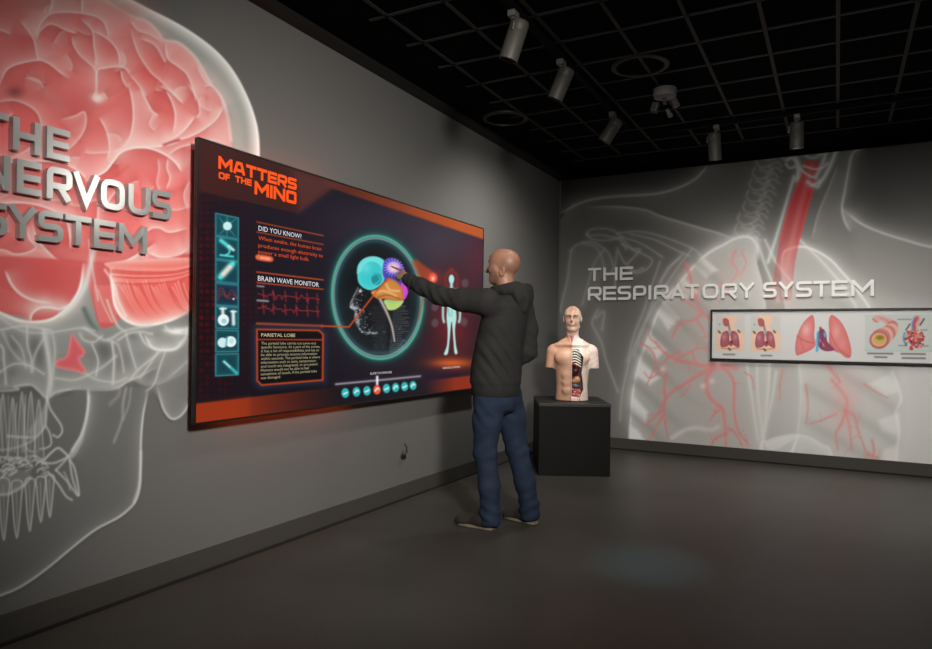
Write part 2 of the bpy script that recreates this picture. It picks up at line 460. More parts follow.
# ================================================================== NERVOUS SYSTEM wall print (traced artwork)
def paint_brain():
    WALL = (96, 95, 93)
    c = Canvas(-190, -70, 275, 720, 1.35, WALL, 0.0)
    W1 = (226, 228, 224)
    rs = random.Random(3)
    # ---- skull envelope
    skull = [(-190, 40), (-120, -40), (-20, -68), (60, -35), (100, -16), (132, 1), (150, 10.5), (169, 20), (185, 29), (200, 39), (215, 51), (228, 65), (238, 80), (247, 98), (253, 114), (257, 130), (258.5, 148), (258, 170), (254, 200), (246, 235), (230, 280), (205, 320), (190, 340), (150, 350), (80, 352), (-190, 345)]
    c.fill(skull, (150, 155, 150), 1, 1.0, edge=(214, 217, 213), ew=9, ea=.85)
    c.rim(skull[2:19], 4.5, (240, 242, 240), .75, side=-1, lw=1.2)
    c.line([(150, 22), (175, 36), (200, 54), (220, 74), (236, 98), (244, 120), (247, 150)], 5, (120, 126, 122), .35)
    # ---- brain
    brain = [(-190, 60), (-100, -20), (-20, -48), (60, -18), (100, -3), (130, 15), (148, 22), (158, 32), (164, 40), (179, 43), (195, 57), (206, 75), (213, 87), (222, 98), (228, 118), (231, 140), (232, 170), (230, 205), (220, 240), (200, 262), (150, 268), (80, 268), (40, 262), (-190, 260)]
    c.fill(brain, (220, 116, 113), 1, 1.5, edge=(226, 186, 182), ew=13, ea=.75)
    c.line(brain[4:16], 1.6, (224, 214, 210), .75)
    # mottled depth
    for (x, y, rx, ry, col, a) in [(16, 92, 26, 20, (190, 62, 62), .55), (70, 112, 30, 26, (186, 70, 70), .5), (20, 130, 30, 25, (215, 85, 85), .5), (150, 70, 20, 26, (214, 76, 72), .6),
                                   (172, 105, 22, 26, (205, 80, 78), .45), (110, 50, 14, 20, (206, 76, 72), .5), (140, 120, 26, 20, (198, 76, 76), .5), (205, 140, 18, 24, (214, 96, 92), .45),
                                   (60, 55, 20, 16, (206, 96, 94), .4), (25, 45, 18, 16, (186, 66, 66), .5), (120, 10, 30, 12, (200, 120, 116), .6), (60, 4, 30, 8, (184, 140, 136), .7), (20, 10, 30, 16, (190, 110, 108), .5),
                                   (150, 185, 50, 26, (214, 96, 96), .5), (200, 200, 26, 30, (214, 128, 126), .6), (60, 190, 50, 20, (206, 78, 78), .5), (90, 235, 40, 20, (206, 74, 76), .6), (20, 250, 30, 20, (198, 70, 72), .6),
                                   (175, 165, 30, 10, (208, 130, 128), .5), (-60, 60, 60, 60, (204, 84, 84), .4), (-90, 180, 60, 50, (196, 74, 76), .5), (40, 275, 30, 30, (196, 78, 76), .5)]:
        c.glow((x, y), (rx, ry), col, a)
    def inpoly(x, y):
        r = False; P = crv(brain, True)
        for (xa, ya), (xb, yb) in zip(P, np.roll(P, -1, 0)):
            if (ya > y) != (yb > y) and x < (xb-xa)*(y-ya)/(yb-ya)+xa: r = not r
        return r
    for k in range(150):
        x = rs.uniform(-150, 228); y = rs.uniform(-15, 255); an = rs.uniform(-.9, .9)+(.9 if x > 90 and y < 140 else 0); L = rs.uniform(8, 22)
        dx, dy = math.cos(an)*L, math.sin(an)*L
        if x > 40 and (x-10)/215+(y+20 < 0)*0 > 1.02-max(0, 95-y)/140.: continue
        if not inpoly(x+dx, y+dy) or not inpoly(x-dx, y-dy): continue
        c.line([(x-dx, y-dy), (x+rs.uniform(-3, 3), y+rs.uniform(-3, 3)), (x+dx, y+dy)], rs.uniform(2, 5), rs.choice([(178, 62, 62), (236, 110, 104), (222, 150, 146), (196, 130, 128)]), rs.uniform(.12, .3))
    G = [  # (points, glow width, strength, side)
        ([(36, 38), (37, 32), (42, 22), (50, 14), (62, 12), (80, 13), (95, 16), (104, 22), (108, 33), (109, 39)], 8, .55, 1),
        ([(36, 40), (40, 31), (48, 24.5), (56, 25), (64, 29), (72, 32), (78, 33)], 7, .55, 1),
        ([(72, 35), (74, 45), (80, 55), (88, 62), (94, 68), (97, 78), (96.5, 98)], 6, .5, 1),
        ([(80, 18), (92, 30), (94, 45), (96, 58), (95, 68)], 6, .5, 1),
        ([(92, 30), (105, 37), (114, 45), (119, 55), (119.5, 67)], 7, .55, 1),
        ([(-20, 28), (0, 30), (11, 34)], 5, .5, 1), ([(20, 20), (28, 30), (34, 40), (37, 55), (38.5, 61)], 6, .5, 1),
        ([(-2, 88), (5, 72), (12, 66), (25, 62), (40, 60), (50, 64), (60, 72), (70, 79)], 7, .6, 1),
        ([(51, -12), (52, 2), (49, 13)], 3, .6, 1), ([(82, -8), (82, 13)], 3, .6, 1),
        ([(96, 100), (97, 72), (105, 68), (115, 66.5), (125, 68), (131, 76)], 7, .6, 1),
        ([(121, 70), (123, 80), (128, 88)], 4, .5, 1),
        ([(128, 82), (132, 98), (133.5, 112), (133, 124), (130, 137), (122, 148), (112, 152)], 8, .65, 1),
        ([(99, 117), (105, 127), (108.5, 138), (109.5, 150), (107, 160)], 6, .55, 1),
        ([(130, 28), (138, 52), (150, 71), (160, 80), (172, 92), (182, 103)], 6, .5, 1), ([(130, 75), (138, 84), (147, 97)], 5, .45, 1),
        ([(130, 20), (138, 30), (150, 34), (162, 42)], 5, .5, 1), ([(140, 38), (155, 45), (164, 60), (166, 62)], 6, .5, 1),
        ([(165, 42), (168, 58), (178, 66), (187, 74), (193, 88), (196, 102)], 7, .6, 1),
        ([(197, 65), (203, 78), (212, 87)], 4, .45, 1), ([(204, 86), (212, 86), (220, 96), (224, 108)], 6, .5, 1),
        ([(140, 88), (148, 104), (152, 111), (159, 116)], 6, .6, -1),
        ([(166, 90), (173, 104), (175.5, 118), (173, 135)], 6, .6, 1), ([(160, 86), (172, 92), (184, 104)], 5, .5, 1),
        ([(188, 84), (197, 98), (200, 112), (196, 118)], 5, .5, 1),
        ([(195, 116), (186, 128), (174, 138), (162, 144)], 5, .8, -1),
        ([(223, 107), (216, 119), (202, 130), (188, 137), (175, 140)], 6, .75, -1),
        ([(183, 140), (168, 145), (150, 147), (130, 148), (120, 153), (112, 163), (104, 172), (84, 182)], 8, .95, -1),
        ([(120, 152), (136, 147.5), (152, 149), (166, 155), (176, 163), (182, 172)], 7, .8, 1),
        ([(158, 158), (159, 170), (157, 182), (160, 192)], 4, .35, 1), ([(168, 158), (167, 168), (170, 178), (166, 190)], 4, .45, 1),
        ([(168, 155), (178, 148), (192, 144), (212, 140), (228, 145)], 5, .5, 1),
        ([(60, 120), (75, 116), (84, 112), (86, 122), (82, 134), (72, 146), (62, 152)], 6, .45, -1),
        ([(-10, 104), (10, 100), (24, 103), (35, 110), (40, 118), (41, 128), (36, 142), (24, 152), (8, 158)], 6, .5, 1),
        ([(-8, 126), (5, 118), (14, 113)], 3, .4, 1),
        ([(-40, 160), (0, 162), (30, 161), (60, 162), (72, 167), (82, 174), (88, 182)], 6, .7, 1),
        ([(84, 152), (94, 153), (112, 152)], 3, .4, 1),
        ([(-40, 206), (0, 203.5), (20, 202.5), (38, 205), (54, 211), (66, 221), (70, 236), (70, 250)], 7, .7, 1),
        ([(32, 222), (37, 238), (48, 252), (60, 261), (80, 264.5), (100, 264.5), (125, 261), (142, 252), (156, 244)], 8, .8, -1),
        ([(28, 226), (29, 238), (36, 247), (26, 253), (14, 254), (2, 250), (-20, 252)], 5, .55, 1),
        ([(38, 205), (56, 200), (80, 206), (96, 200), (118, 204), (128, 194)], 4, .35, 1),
        ([(102, 212), (112, 196), (124, 183)], 4, .5, 1), ([(98, 182), (98, 212), (96, 240)], 4, .6, 1),
        ([(146, 232), (152, 228), (160, 228), (170, 232), (188, 228)], 5, .6, 1), ([(148, 252), (160, 257), (176, 256), (188, 249)], 6, .7, 1),
        ([(190, 180), (184, 195), (188, 210)], 5, .4, 1), ([(150, 196), (160, 206), (176, 210), (190, 206)], 4, .35, 1),
        ([(-60, -20), (-50, 10), (-62, 40)], 6, .5, 1), ([(-100, 20), (-80, 50), (-90, 90)], 6, .5, 1), ([(-120, 120), (-90, 128), (-60, 120), (-40, 130)], 6, .5, 1),
        ([(-150, 80), (-140, 120), (-150, 160)], 6, .5, 1), ([(-100, 190), (-70, 200), (-50, 220)], 6, .5, 1)]
    for k in range(46):
        x, y = rs.uniform(-150, 222), rs.uniform(-12, 245)
        if (30 < x < 110 and 195 < y) or not inpoly(x, y): continue
        r = rs.uniform(10, 24); a0 = rs.uniform(0, 6.28); sw = rs.uniform(.8, 1.7)
        an = a0+np.linspace(0, sw, 5); pts = [(x+r*math.cos(t)*(1+.15*math.sin(3*t)), y+r*.9*math.sin(t)) for t in an]
        if not all(inpoly(*q) for q in pts): continue
        c.rim(pts, 6, (160, 54, 54), .38, side=1, lw=.4, la=0)
        c.rim(pts, 9, (216, 168, 163), .55, side=-1, lw=.8, la=.4, lcol=(224, 204, 200))
    for pts, w, a, sd in G:
        c.rim(pts, w*1.25, (172, 58, 58), a*.62, side=-sd, lw=.4, la=0)
    for pts, w, a, sd in G:
        c.rim(pts, w*1.5, (230, 194, 190), a*.95, side=sd, lw=.9, la=a*.95, lcol=(226, 222, 218))
    c.glow((98, 98), (7, 5), (240, 232, 228), .8); c.glow((15, 92), (8, 6), (120, 50, 50), .7)
    c.line([(164, 145), (172, 142), (179, 140)], 1.6, (168, 60, 62), .8)
    c.glow((218, 150), (16, 40), (214, 190, 186), .55); c.glow((196, 250), (16, 14), (222, 200, 196), .5); c.glow((60, 215), (18, 10), (222, 190, 186), .5)
    for k in range(14):                                       # striations over the little brain
        y = 264+k*1.3
        c.line([(112, y-2), (140, y+rs.uniform(-2, 2)), (170, y-rs.uniform(1, 4)), (195, y-6)], .8, rs.choice([(236, 120, 110), (226, 170, 164), (190, 60, 58)]), .35)
    # ---- lower skull: grey veil
    veil = [(-190, 255), (40, 262), (100, 268), (190, 262), (214, 300), (200, 345), (186, 372), (150, 386), (130, 380), (115, 389), (75, 389), (58, 395), (46, 397), (30, 384), (10, 388), (-190, 392)]
    c.fill(veil, (132, 134, 131), .96, 1.2)
    lowbrain = [(-190, 250), (40, 258), (95, 262), (150, 262), (200, 255), (200, 300), (189, 313), (165, 321), (150, 324), (135, 324), (122, 318), (112, 326), (100, 326), (92, 300), (84, 278), (75, 300), (52, 318), (30, 322), (0, 313), (-190, 300)]
    c.fill(lowbrain, (200, 84, 84), .95, 1.3)
    cereb = [(110, 270), (112, 290), (115, 305), (122, 317), (135, 324), (150, 324.5), (165, 321), (188, 312), (206, 295), (206, 260), (112, 262)]
    c.fill(cereb, (216, 96, 88), .9, 1, edge=(232, 200, 194), ew=6, ea=.75)
    for k in range(30):
        t = k/29; x = 116+t*78
        c.line([(x, 284+4*math.sin(k)), (x+5, 296), (x+12, 308), (x+19, 318-10*t)], .8, rs.choice([(236, 168, 160), (240, 190, 184), (190, 66, 64)]), .5, fade=(1, .2))
    for k in range(9):
        c.line([(112, 266+k*2.1), (140, 268+k*2.0), (175, 268+k*1.6), (205, 262+k)], .8, rs.choice([(240, 160, 150), (186, 60, 58), (238, 190, 184)]), .5)
    for k in range(18):
        x = -10+k*2.6; c.line([(x, 284+k*.9), (x+3, 298+k*.6), (x+2, 312)], .7, (232, 130, 124), .35)
    for k in range(12):
        x = 94+k*1.6; c.line([(x, 286), (x+2, 304), (x+6, 322)], .7, (232, 150, 146), .4)
    orb = [(5, 270), (12, 285), (22, 295), (36, 301), (52, 303)]
    c.rim(orb, 8, (226, 200, 196), .5, side=1, lw=1.2, lcol=(232, 228, 224), la=.8)
    c.glow((46, 276), (20, 18), (196, 70, 68), .55); c.glow((48, 306), (26, 9), (224, 196, 192), .65)
    c.rim([(84, 262), (81, 284), (75, 298), (65, 310), (52, 319), (35, 322), (20, 320.5), (0, 313), (-40, 296)], 7, (236, 230, 226), .8, side=1, lw=1.3, la=.95)
    c.line([(96, 240), (91, 262), (85, 286), (74, 303), (62, 314)], 3, (218, 220, 217), .75)
    c.line([(89, 240), (92, 266), (98, 300)], 1.2, (226, 222, 218), .5)
    c.rim([(30, 324), (32, 314), (40, 308), (50, 307.5), (60, 309), (70, 304)], 5, (226, 228, 224), .6, side=1, lw=1.1)
    c.rim([(110, 272), (112.5, 288), (115, 305), (123, 318), (136, 324.5), (150, 325), (168, 321), (190, 312)], 6, (238, 226, 222), .7, side=1, lw=1.3, la=.95)
    c.line([(105, 270), (114, 284), (118, 300), (126, 316)], 1.4, (236, 228, 224), .6)
    c.line([(107, 300), (112, 314), (118, 326), (126, 332)], 1.2, (206, 214, 198), .7); c.line([(98, 290), (104, 306), (112, 322)], 1.0, (220, 190, 186), .6)
    c.line([(84, 309), (90, 322), (96, 330)], 2.6, (70, 92, 82), .7)
    # dark recesses and grey bone webbing
    for (x, y, rx, ry, a) in [(36, 352, 9, 16, .75), (104, 350, 16, 14, .75), (12, 345, 8, 14, .55), (120, 360, 12, 12, .6), (150, 372, 12, 8, .4), (6, 372, 10, 8, .5), (128, 335, 10, 5, .6), (196, 318, 12, 6, .5), (150, 335, 10, 4, .4)]:
        c.glow((x, y), (rx, ry), (84, 84, 82), a)
    red = [(71.5, 334), (77, 340), (82, 347), (85, 351), (83.5, 356), (80, 358), (82, 364), (86, 369), (84, 374), (74, 371), (62, 369), (55, 366), (57, 360), (66, 356), (69, 345)]
    c.fill(red, (204, 84, 90), .95, .8, edge=(224, 160, 160), ew=2, ea=.7)
    web = [[(0, 317), (20, 330), (45, 333), (80, 328), (95, 331)], [(0, 330), (24, 326), (50, 330)], [(43, 330), (46, 345), (49, 360), (50, 380), (47, 397)], [(52, 332), (55, 350), (53, 372), (50, 392)], [(27, 324), (27.5, 345), (31, 358), (32, 370)],
           [(44, 338), (37, 350), (33, 362), (32, 372)], [(3, 333), (10, 348), (20, 360), (30, 366)], [(-30, 340), (0, 345), (4, 362), (6, 384)], [(12, 336), (22, 350), (26, 368)], [(0, 372), (14, 364), (30, 366), (44, 374)],
           [(84, 328), (94, 334), (104, 340), (112, 338), (122, 332), (136, 328), (150, 326)], [(80, 334), (84, 340), (94, 342), (102, 336)], [(108, 340), (117, 344), (121, 354), (124, 372)], [(112, 342), (114, 360), (113, 384)], [(126, 334), (131, 352), (136, 368)],
           [(118, 340), (130, 333), (142, 332), (152, 334)], [(140, 334), (146, 344), (158, 350), (170, 350)], [(163, 349), (150, 360), (138, 370), (130, 380)], [(158, 352), (150, 364), (140, 378)], [(166, 350), (160, 366), (154, 384), (146, 391)],
           [(165, 330), (176, 332), (188, 328)], [(187, 330), (184, 342), (176, 349), (166, 350)], [(165, 326), (172, 332), (186, 334)], [(187, 362), (176, 372), (166, 380), (158, 384)], [(86, 374), (98, 380), (116, 382), (126, 378)],
           [(56, 378), (74, 380), (90, 374), (104, 366), (116, 356)], [(92, 344), (98, 360), (96, 376)], [(-60, 350), (-20, 356), (0, 372)], [(-60, 330), (-20, 322), (0, 317)]]
    for w in web:
        c.line(w, rs.uniform(.9, 1.6), (206, 208, 205), rs.uniform(.45, .75))
        c.line(w, 4, (178, 180, 177), .22)
    c.line([(45, 332), (48, 352), (50.5, 376), (48, 398)], 3.2, (206, 208, 206), .55)
    c.rim([(144, 334), (152, 347), (163, 350), (176, 348), (186, 336)], 7, (216, 218, 216), .6, side=1, lw=1.2)
    c.glow((178, 331), (10, 3.5), (236, 238, 236), .8)
    # base contour, cheek, mastoid
    c.rim([(-190, 396), (0, 391), (15, 386.5), (30, 384.5), (38, 390), (47, 398), (56, 392), (75, 389), (95, 390), (115, 389), (128, 381), (140, 376), (158, 366)], 9, (186, 188, 185), .5, side=1, lw=1.2, la=.7)
    jaw = [(148, 388), (146, 400), (143, 416), (141, 440), (140.5, 470), (139.5, 488), (136, 500), (130, 508), (118, 517.5), (98, 528), (84, 538), (68, 551), (50, 566), (34, 578), (18, 588), (0, 595.5), (-30, 606), (-70, 626), (-120, 652), (-150, 664), (-175, 662)]
    c.fill([(47, 398), (75, 389), (115, 389), (148, 386)]+jaw+[(-188, 620), (-188, 400)], (108, 109, 107), .55, 1.5)
    c.rim(jaw, 5, (178, 180, 177), .4, side=-1, lw=1.1, la=.85, lcol=(206, 208, 205))
    c.line([(141, 452), (140.5, 470), (139, 486), (134, 502)], 1.6, (206, 208, 205), .6)
    c.rim([(157, 386), (161, 400), (165, 411), (172, 418.5), (180, 416), (187, 407), (190, 399)], 6, (206, 208, 206), .5, side=1, lw=1.2, la=.85)
    c.fill([(154, 386), (161, 402), (165, 411), (172, 418.5), (180, 416), (187, 407), (192, 398), (192, 360), (176, 372)], (128, 129, 127), .55, 1.2)
    c.line([(120, 389), (118, 396), (110, 404)], 2, (150, 151, 149), .5); c.line([(126, 388), (123, 404), (122, 420), (114, 442)], 1.6, (160, 162, 159), .6); c.line([(131, 388), (129, 404), (123, 420)], 1.2, (150, 152, 150), .6)
    # ramus and teeth
    c.rim([(88, 388), (88.5, 402), (86, 420), (81, 436), (75, 446), (69, 456)], 5, (214, 216, 213), .5, side=1, lw=1.5, la=.8)
    c.fill([(86, 420), (81, 436), (70, 455), (73, 458), (80, 447), (84, 436)], (190, 192, 189), .6, 1.2)
    c.line([(47, 397), (50, 408), (55, 416), (61, 425), (62, 432), (58, 437), (53, 435)], 1.1, (200, 202, 199), .8)
    c.line([(47, 398), (46, 412), (45, 425), (40, 433), (34, 437), (20, 437), (8, 436)], 1.4, (204, 206, 203), .8)
    c.fill([(46, 404), (45, 424), (36, 437), (28, 432), (36, 420)], (170, 172, 170), .6, 2)
    c.line([(46, 426), (50, 434), (51, 444), (46, 448), (40, 449)], 1.1, (200, 202, 199), .75); c.line([(24, 442), (28, 450), (34, 452)], 1, (190, 192, 189), .7)
    c.line([(44, 460), (52, 452), (58, 448), (63, 451), (68, 456)], 1.2, (204, 206, 203), .85); c.line([(42, 463), (54, 463), (64, 459), (69, 456)], 1.2, (200, 202, 199), .8)
    c.line([(69, 456), (62, 464), (56, 470)], 1.2, (190, 192, 189), .8); c.line([(69, 456), (71, 470), (73, 480), (78, 495)], 1.2, (190, 192, 189), .8)
    c.line([(-60, 452), (0, 450), (14, 448), (26, 444), (36, 438)], 1.2, (190, 192, 189), .7); c.line([(-60, 492), (0, 494.5), (14, 491), (24, 485), (30, 478)], 1.7, (214, 216, 213), .85)
    c.fill([(-60, 494), (0, 494), (14, 491), (26, 483), (30, 474), (22, 470), (-60, 474)], (150, 152, 150), .5, 1.5)
    def tooth(x, top, bot, w, up, a=.75):
        # crown at `top`, tapering root ending at `bot`
        k = 1 if bot > top else -1; L = abs(bot-top)
        P = [(x-w*.55, top), (x-w*.5, top+k*L*.3), (x-w*.3, top+k*L*.75), (x, bot), (x+w*.25, top+k*L*.72), (x+w*.48, top+k*L*.3), (x+w*.55, top)]
        c.fill(P, (150, 152, 150), .22, .8); c.line(P, .8, (206, 208, 205), a, closed=True)
        c.line([(x-w*.1, top+k*L*.1), (x, top+k*L*.5), (x, bot-k*3)], .7, (190, 192, 189), a*.6)
    for (x, t_, b_, w) in [(3, 455, 394, 8), (13, 457, 398, 8), (22, 458, 392, 7), (31, 459, 392, 8), (39, 458, 400, 8), (-8, 455, 396, 9), (-20, 454, 400, 9), (-33, 452, 400, 10), (-47, 450, 402, 10), (-62, 448, 404, 10)]:
        tooth(x, t_, b_, w, True, .5)
    for (x, t_, b_, w) in [(4, 480, 540, 9), (17, 482, 538, 9), (30, 480, 531, 8), (41, 478, 522, 8), (50, 476, 517, 7), (-10, 480, 542, 9), (-24, 478, 542, 10), (-38, 476, 540, 10), (-54, 474, 536, 10)]:
        tooth(x, t_, b_, w, False, .75)
    c.line([(48, 472), (58, 484), (66, 496), (72, 500)], 1.1, (206, 208, 205), .8); c.line([(56, 470), (66, 480), (72, 488), (79, 495), (75, 470), (70, 460)], 1.1, (206, 208, 205), .75); c.line([(64, 472), (68, 480), (70, 490)], .9, (196, 198, 195), .6)
    for k in range(46):                                       # crossing crown outlines
        x = rs.uniform(-70, 46); y = 462+rs.uniform(-6, 12); w = rs.uniform(3, 7)
        c.line([(x-w, y), (x-w*.3, y-rs.uniform(1, 4)), (x+w*.6, y-1), (x+w, y+rs.uniform(0, 4)), (x, y+rs.uniform(2, 6))], .8, (214, 216, 213), rs.uniform(.4, .8))
    for k in range(16):
        x = rs.uniform(-40, 44); c.line([(x, 400+rs.uniform(-6, 6)), (x+rs.uniform(-2, 2), 425), (x+rs.uniform(-3, 3), 452)], .8, (196, 198, 195), rs.uniform(.3, .6))
    return c
cvb = paint_brain()
us = np.array([on_x(px, 340.)[1] for px in np.linspace(-170, 262, 560)])
zs = np.linspace(.116, 3.03, 620)
m_print = print_mat('printed_mural', .6)
me = art_mesh('brain_skull_mural', cvb, 'x', .003, us, zs, cut=.02)
mu1 = link('brain_skull_mural', me, m_print)
tag(mu1, 'giant red and white x-ray print of a brain, skull and teeth on the left wall', 'wall mural')

# ================================================================== RESPIRATORY SYSTEM wall print
def paint_chest():
    c = Canvas(552, 120, 1080, 490, 1.5, (54, 52, 50), 1.0)
    rs = random.Random(8)
    W = (232, 233, 230); Lg = (214, 215, 211)
    body = [(552, 219), (559, 215), (570, 208), (583, 202), (600, 198), (620, 196), (640, 195), (660, 193), (680, 187), (695, 179), (704, 170), (712, 160), (722, 140), (860, 140), (852, 153), (848, 170), (845, 190), (842, 205), (847, 214), (862, 223), (880, 232), (905, 240), (932, 247), (980, 252), (1080, 262), (1080, 490), (552, 490)]
    c.fill(body, (102, 101, 97), 1, 1.0, edge=(150, 149, 145), ew=10, ea=.5)
    # wide pale chest, fading outwards
    c.glow((905, 420), (225, 150), (226, 225, 222), .95, p=1.5)
    c.glow((770, 330), (70, 90), (190, 189, 185), .4); c.glow((930, 300), (70, 50), (206, 205, 201), .5)
    c.fill([(552, 110), (722, 110), (712, 160), (704, 170), (695, 179), (680, 187), (660, 193), (640, 195), (600, 198), (570, 208), (552, 219)], (54, 52, 50), 1, 1.0)
    c.fill([(866, 110), (860, 146), (852, 153), (848, 170), (845, 190), (842.5, 205), (847, 212), (862, 222), (880, 231), (905, 239), (932, 246), (980, 251), (1080, 258), (1080, 110)], (56, 55, 53), 1, 1.0, smooth=False)
    c.glow((940, 245), (60, 60), (128, 127, 123), .5)
    c.fill([(850, 215), (862, 223), (880, 232), (905, 240), (932, 247), (1000, 252), (1000, 300), (880, 290)], (150, 149, 145), .45, 6)
    for pts, w, a, sd in [([(552, 219), (570, 208), (583, 202), (600, 198), (620, 196), (640, 195), (660, 193), (680, 187), (695, 179), (704, 170), (712, 160)], 9, .55, 1),
                      ([(585, 207), (620, 207), (645, 210), (660, 216), (680, 222), (700, 228), (718, 233), (740, 241)], 8, .4, -1),
                      ([(866, 147), (853, 153), (848.5, 170), (845, 190), (842, 208), (845, 222), (851, 232)], 8, .6, 1),
                      ([(842, 208), (860, 223), (880, 232), (905, 240), (932, 247), (980, 252)], 12, .6, 1),
                      ([(838, 165), (828, 190), (818, 215), (812, 240)], 10, .25, 1)]:
        c.rim(pts, w, (206, 206, 201), a, side=sd, lw=1.2, la=a)
    def s(pts, w=1.1, a=.6, col=(200, 200, 196), soft=3.2):
        c.line(pts, w, col, a); c.line(pts, soft, col, a*.35)
    # shoulder, collar bone, blade
    for p in [[(587, 234), (590, 230), (600, 228.5), (612, 230), (620, 236), (628, 245), (636, 252)], [(587, 234), (592, 239), (605, 240.5), (620, 238)], [(588, 236), (600, 235), (612, 237), (620, 240), (626, 249)],
              [(618, 233), (640, 231.5), (660, 236), (680, 243), (695, 250), (702, 257)], [(622, 237), (640, 243), (655, 252), (662, 257)], [(630, 234), (655, 240), (676, 250), (690, 256)],
              [(571, 251), (575, 246), (582, 243), (592, 242), (602, 247), (609, 254), (613, 266), (611, 273)], [(571, 251), (569, 266), (567.5, 280), (563.5, 296), (560, 312)], [(583, 243), (594, 246), (599, 252), (603, 262), (604, 272)],
              [(604, 250), (595, 262), (589, 280), (582, 305)], [(637, 251), (645, 255), (652, 260), (648, 268), (637, 273), (630, 270)], [(628, 263), (640, 250), (632, 249), (622, 244)], [(617, 252), (615, 268), (615, 285)],
              [(617, 248), (624, 262), (634, 271), (643, 268)], [(683, 254), (672, 265), (662, 280), (655, 297), (646, 320), (636, 342), (628, 366), (622, 395), (620, 420)], [(692, 249), (676, 270), (662, 292), (650, 314), (641, 334), (634, 356)],
              [(660, 262), (652, 285), (644, 310), (634, 335), (627, 362)], [(660, 282), (668, 268), (680, 258)], [(598, 310), (592, 322), (596, 332), (602, 344), (606, 360), (612, 376), (618, 392)], [(596, 318), (604, 312), (602, 330)]]:
        s(p, 1.0, .45, (184, 184, 180))
    c.glow((598, 330), (10, 30), (170, 169, 165), .3)
    c.fill([(571, 251), (582, 243), (594, 242), (606, 250), (612, 262), (600, 285), (588, 305), (574, 320), (560, 316), (566, 285)], (150, 149, 145), .34, 3)
    # spine
    for k in range(9):
        y = 158+k*11.5; x = 771-k*3.2-(2.0 if k > 4 else 0)
        s([(x-13, y-2), (x-15, y+4), (x-10, y+9), (x-2, y+8), (x+6, y+4), (x+10, y+8)], .9, .36, soft=2.5)
        s([(x-8, y), (x, y+2), (x+8, y-2), (x+14, y+2)], .9, .36, soft=2.5)
        s([(x-2, y+8), (x+1, y+13), (x-4, y+16)], .9, .4)
        c.glow((x-2, y+2), (13, 5), (150, 149, 146), .25)
    # lungs
    LL = [(750, 237.5), (737, 238), (723, 245), (710, 252), (697, 263), (682, 280), (668, 297), (657, 315), (650, 334), (642, 354), (636, 376), (632.5, 396), (631, 414), (629, 440), (630, 500), (752, 500), (762, 440), (770, 380), (768, 330), (764, 290), (757, 262), (757.5, 247)]
    c.fill(LL, (196, 196, 191), .86, 1.0, edge=(232, 233, 230), ew=9, ea=.45)
    c.rim([(758, 262), (757.5, 247), (750, 237.5), (737, 238), (723, 245), (710, 252), (697, 263), (682, 280), (668, 297), (657, 315), (650, 334), (642, 354), (636, 376), (632.5, 396), (631, 414), (629, 440)], 7, (240, 241, 238), .85, side=1 if False else -1, lw=1.2, la=.9)
    RL = [(783, 254), (792, 248), (802, 246.5), (812, 249), (822, 254), (832, 261), (841, 271), (851, 282), (860, 294), (872, 312), (884, 336), (893, 362), (898, 385), (901, 410), (900, 440), (898, 500), (800, 500), (802, 420), (800, 372), (790, 330), (782, 290)]
    c.fill(RL, (212, 212, 208), .5, 1.2, edge=(228, 229, 226), ew=9, ea=.4)
    c.rim([(781, 275), (783, 254), (792, 248), (802, 246.5), (812, 249), (822, 254), (832, 261), (841, 271), (851, 282), (860, 294), (872, 312), (884, 336)], 6, (238, 239, 236), .6, side=1, lw=1.1, la=.75)
    # ribs: bright wedges on the outer edges, slanting grey bands across
    for (a, b, d_, e) in [((640, 360), (636, 376), (650, 385), (660, 378)), ((633, 395), (631, 412), (646, 424), (648, 412)), ((630, 425), (629, 440), (645, 440), (638, 430)), ((650, 334), (645, 346), (656, 360), (666, 350)), ((664, 302), (657, 314), (668, 330), (680, 318)), ((684, 278), (674, 290), (686, 300), (698, 292)), ((704, 258), (694, 266), (706, 278), (718, 270))]:
        c.fill([a, b, d_, e], (246, 247, 245), .85, 2.0, smooth=False)
    for (x, y) in [(648, 326), (640, 352), (634, 382), (631, 412), (660, 304), (676, 284), (696, 262)]:
        c.line([(x, y), (x+18, y+16), (x+40, y+38), (x+66, y+56)], 4.5, (130, 130, 126), .40, fade=(1, .1))
    for (a, b, d_, e) in [((893, 372), (899, 392), (885, 396), (868, 384)), ((900, 412), (899, 434), (882, 432), (878, 420)), ((897, 444), (897, 470), (880, 466), (884, 450))]:
        c.fill([a, b, d_, e], (244, 245, 243), .6, 2.0, smooth=False)
    c.line([(892, 372), (898, 386), (901, 400), (896, 412), (899, 430), (897, 450), (896, 470)], 1.6, (244, 245, 243), .8)
    c.line([(900, 370), (908, 400), (908, 440), (900, 468)], 6, (226, 227, 224), .3)
    for k in range(6):
        y = 300+k*34; c.line([(800+k*2, y-14), (835, y+2), (868, y+22), (893, y+40)], 6, (158, 158, 154), .26)
    for p in [[(770, 360), (768, 395), (764, 440)], [(776, 372), (772, 400), (764, 432), (760, 455)], [(747, 365), (752, 400), (758, 440)], [(757, 365), (758, 395), (763, 440)], [(799, 366), (801, 395), (798, 432), (794, 450)], [(765, 240), (776, 262), (790, 280)], [(756, 238), (764, 262), (772, 282), (778, 300)], [(800, 240), (826, 266), (850, 296), (866, 330)]]:
        s(p, 1.4, .55, W, 4)
    c.fill([(762, 500), (760, 447), (768, 440), (780, 436), (795, 434), (810, 437), (822, 444), (832, 453), (836, 500)], (226, 227, 224), .5, 1.2, edge=(250, 250, 249), ew=4, ea=.7)
    c.line([(798, 436), (792, 452), (788, 470)], 1.6, (244, 245, 243), .7); c.fill([(765, 445), (780, 438), (796, 437), (775, 450)], (248, 248, 247), .5, 1)
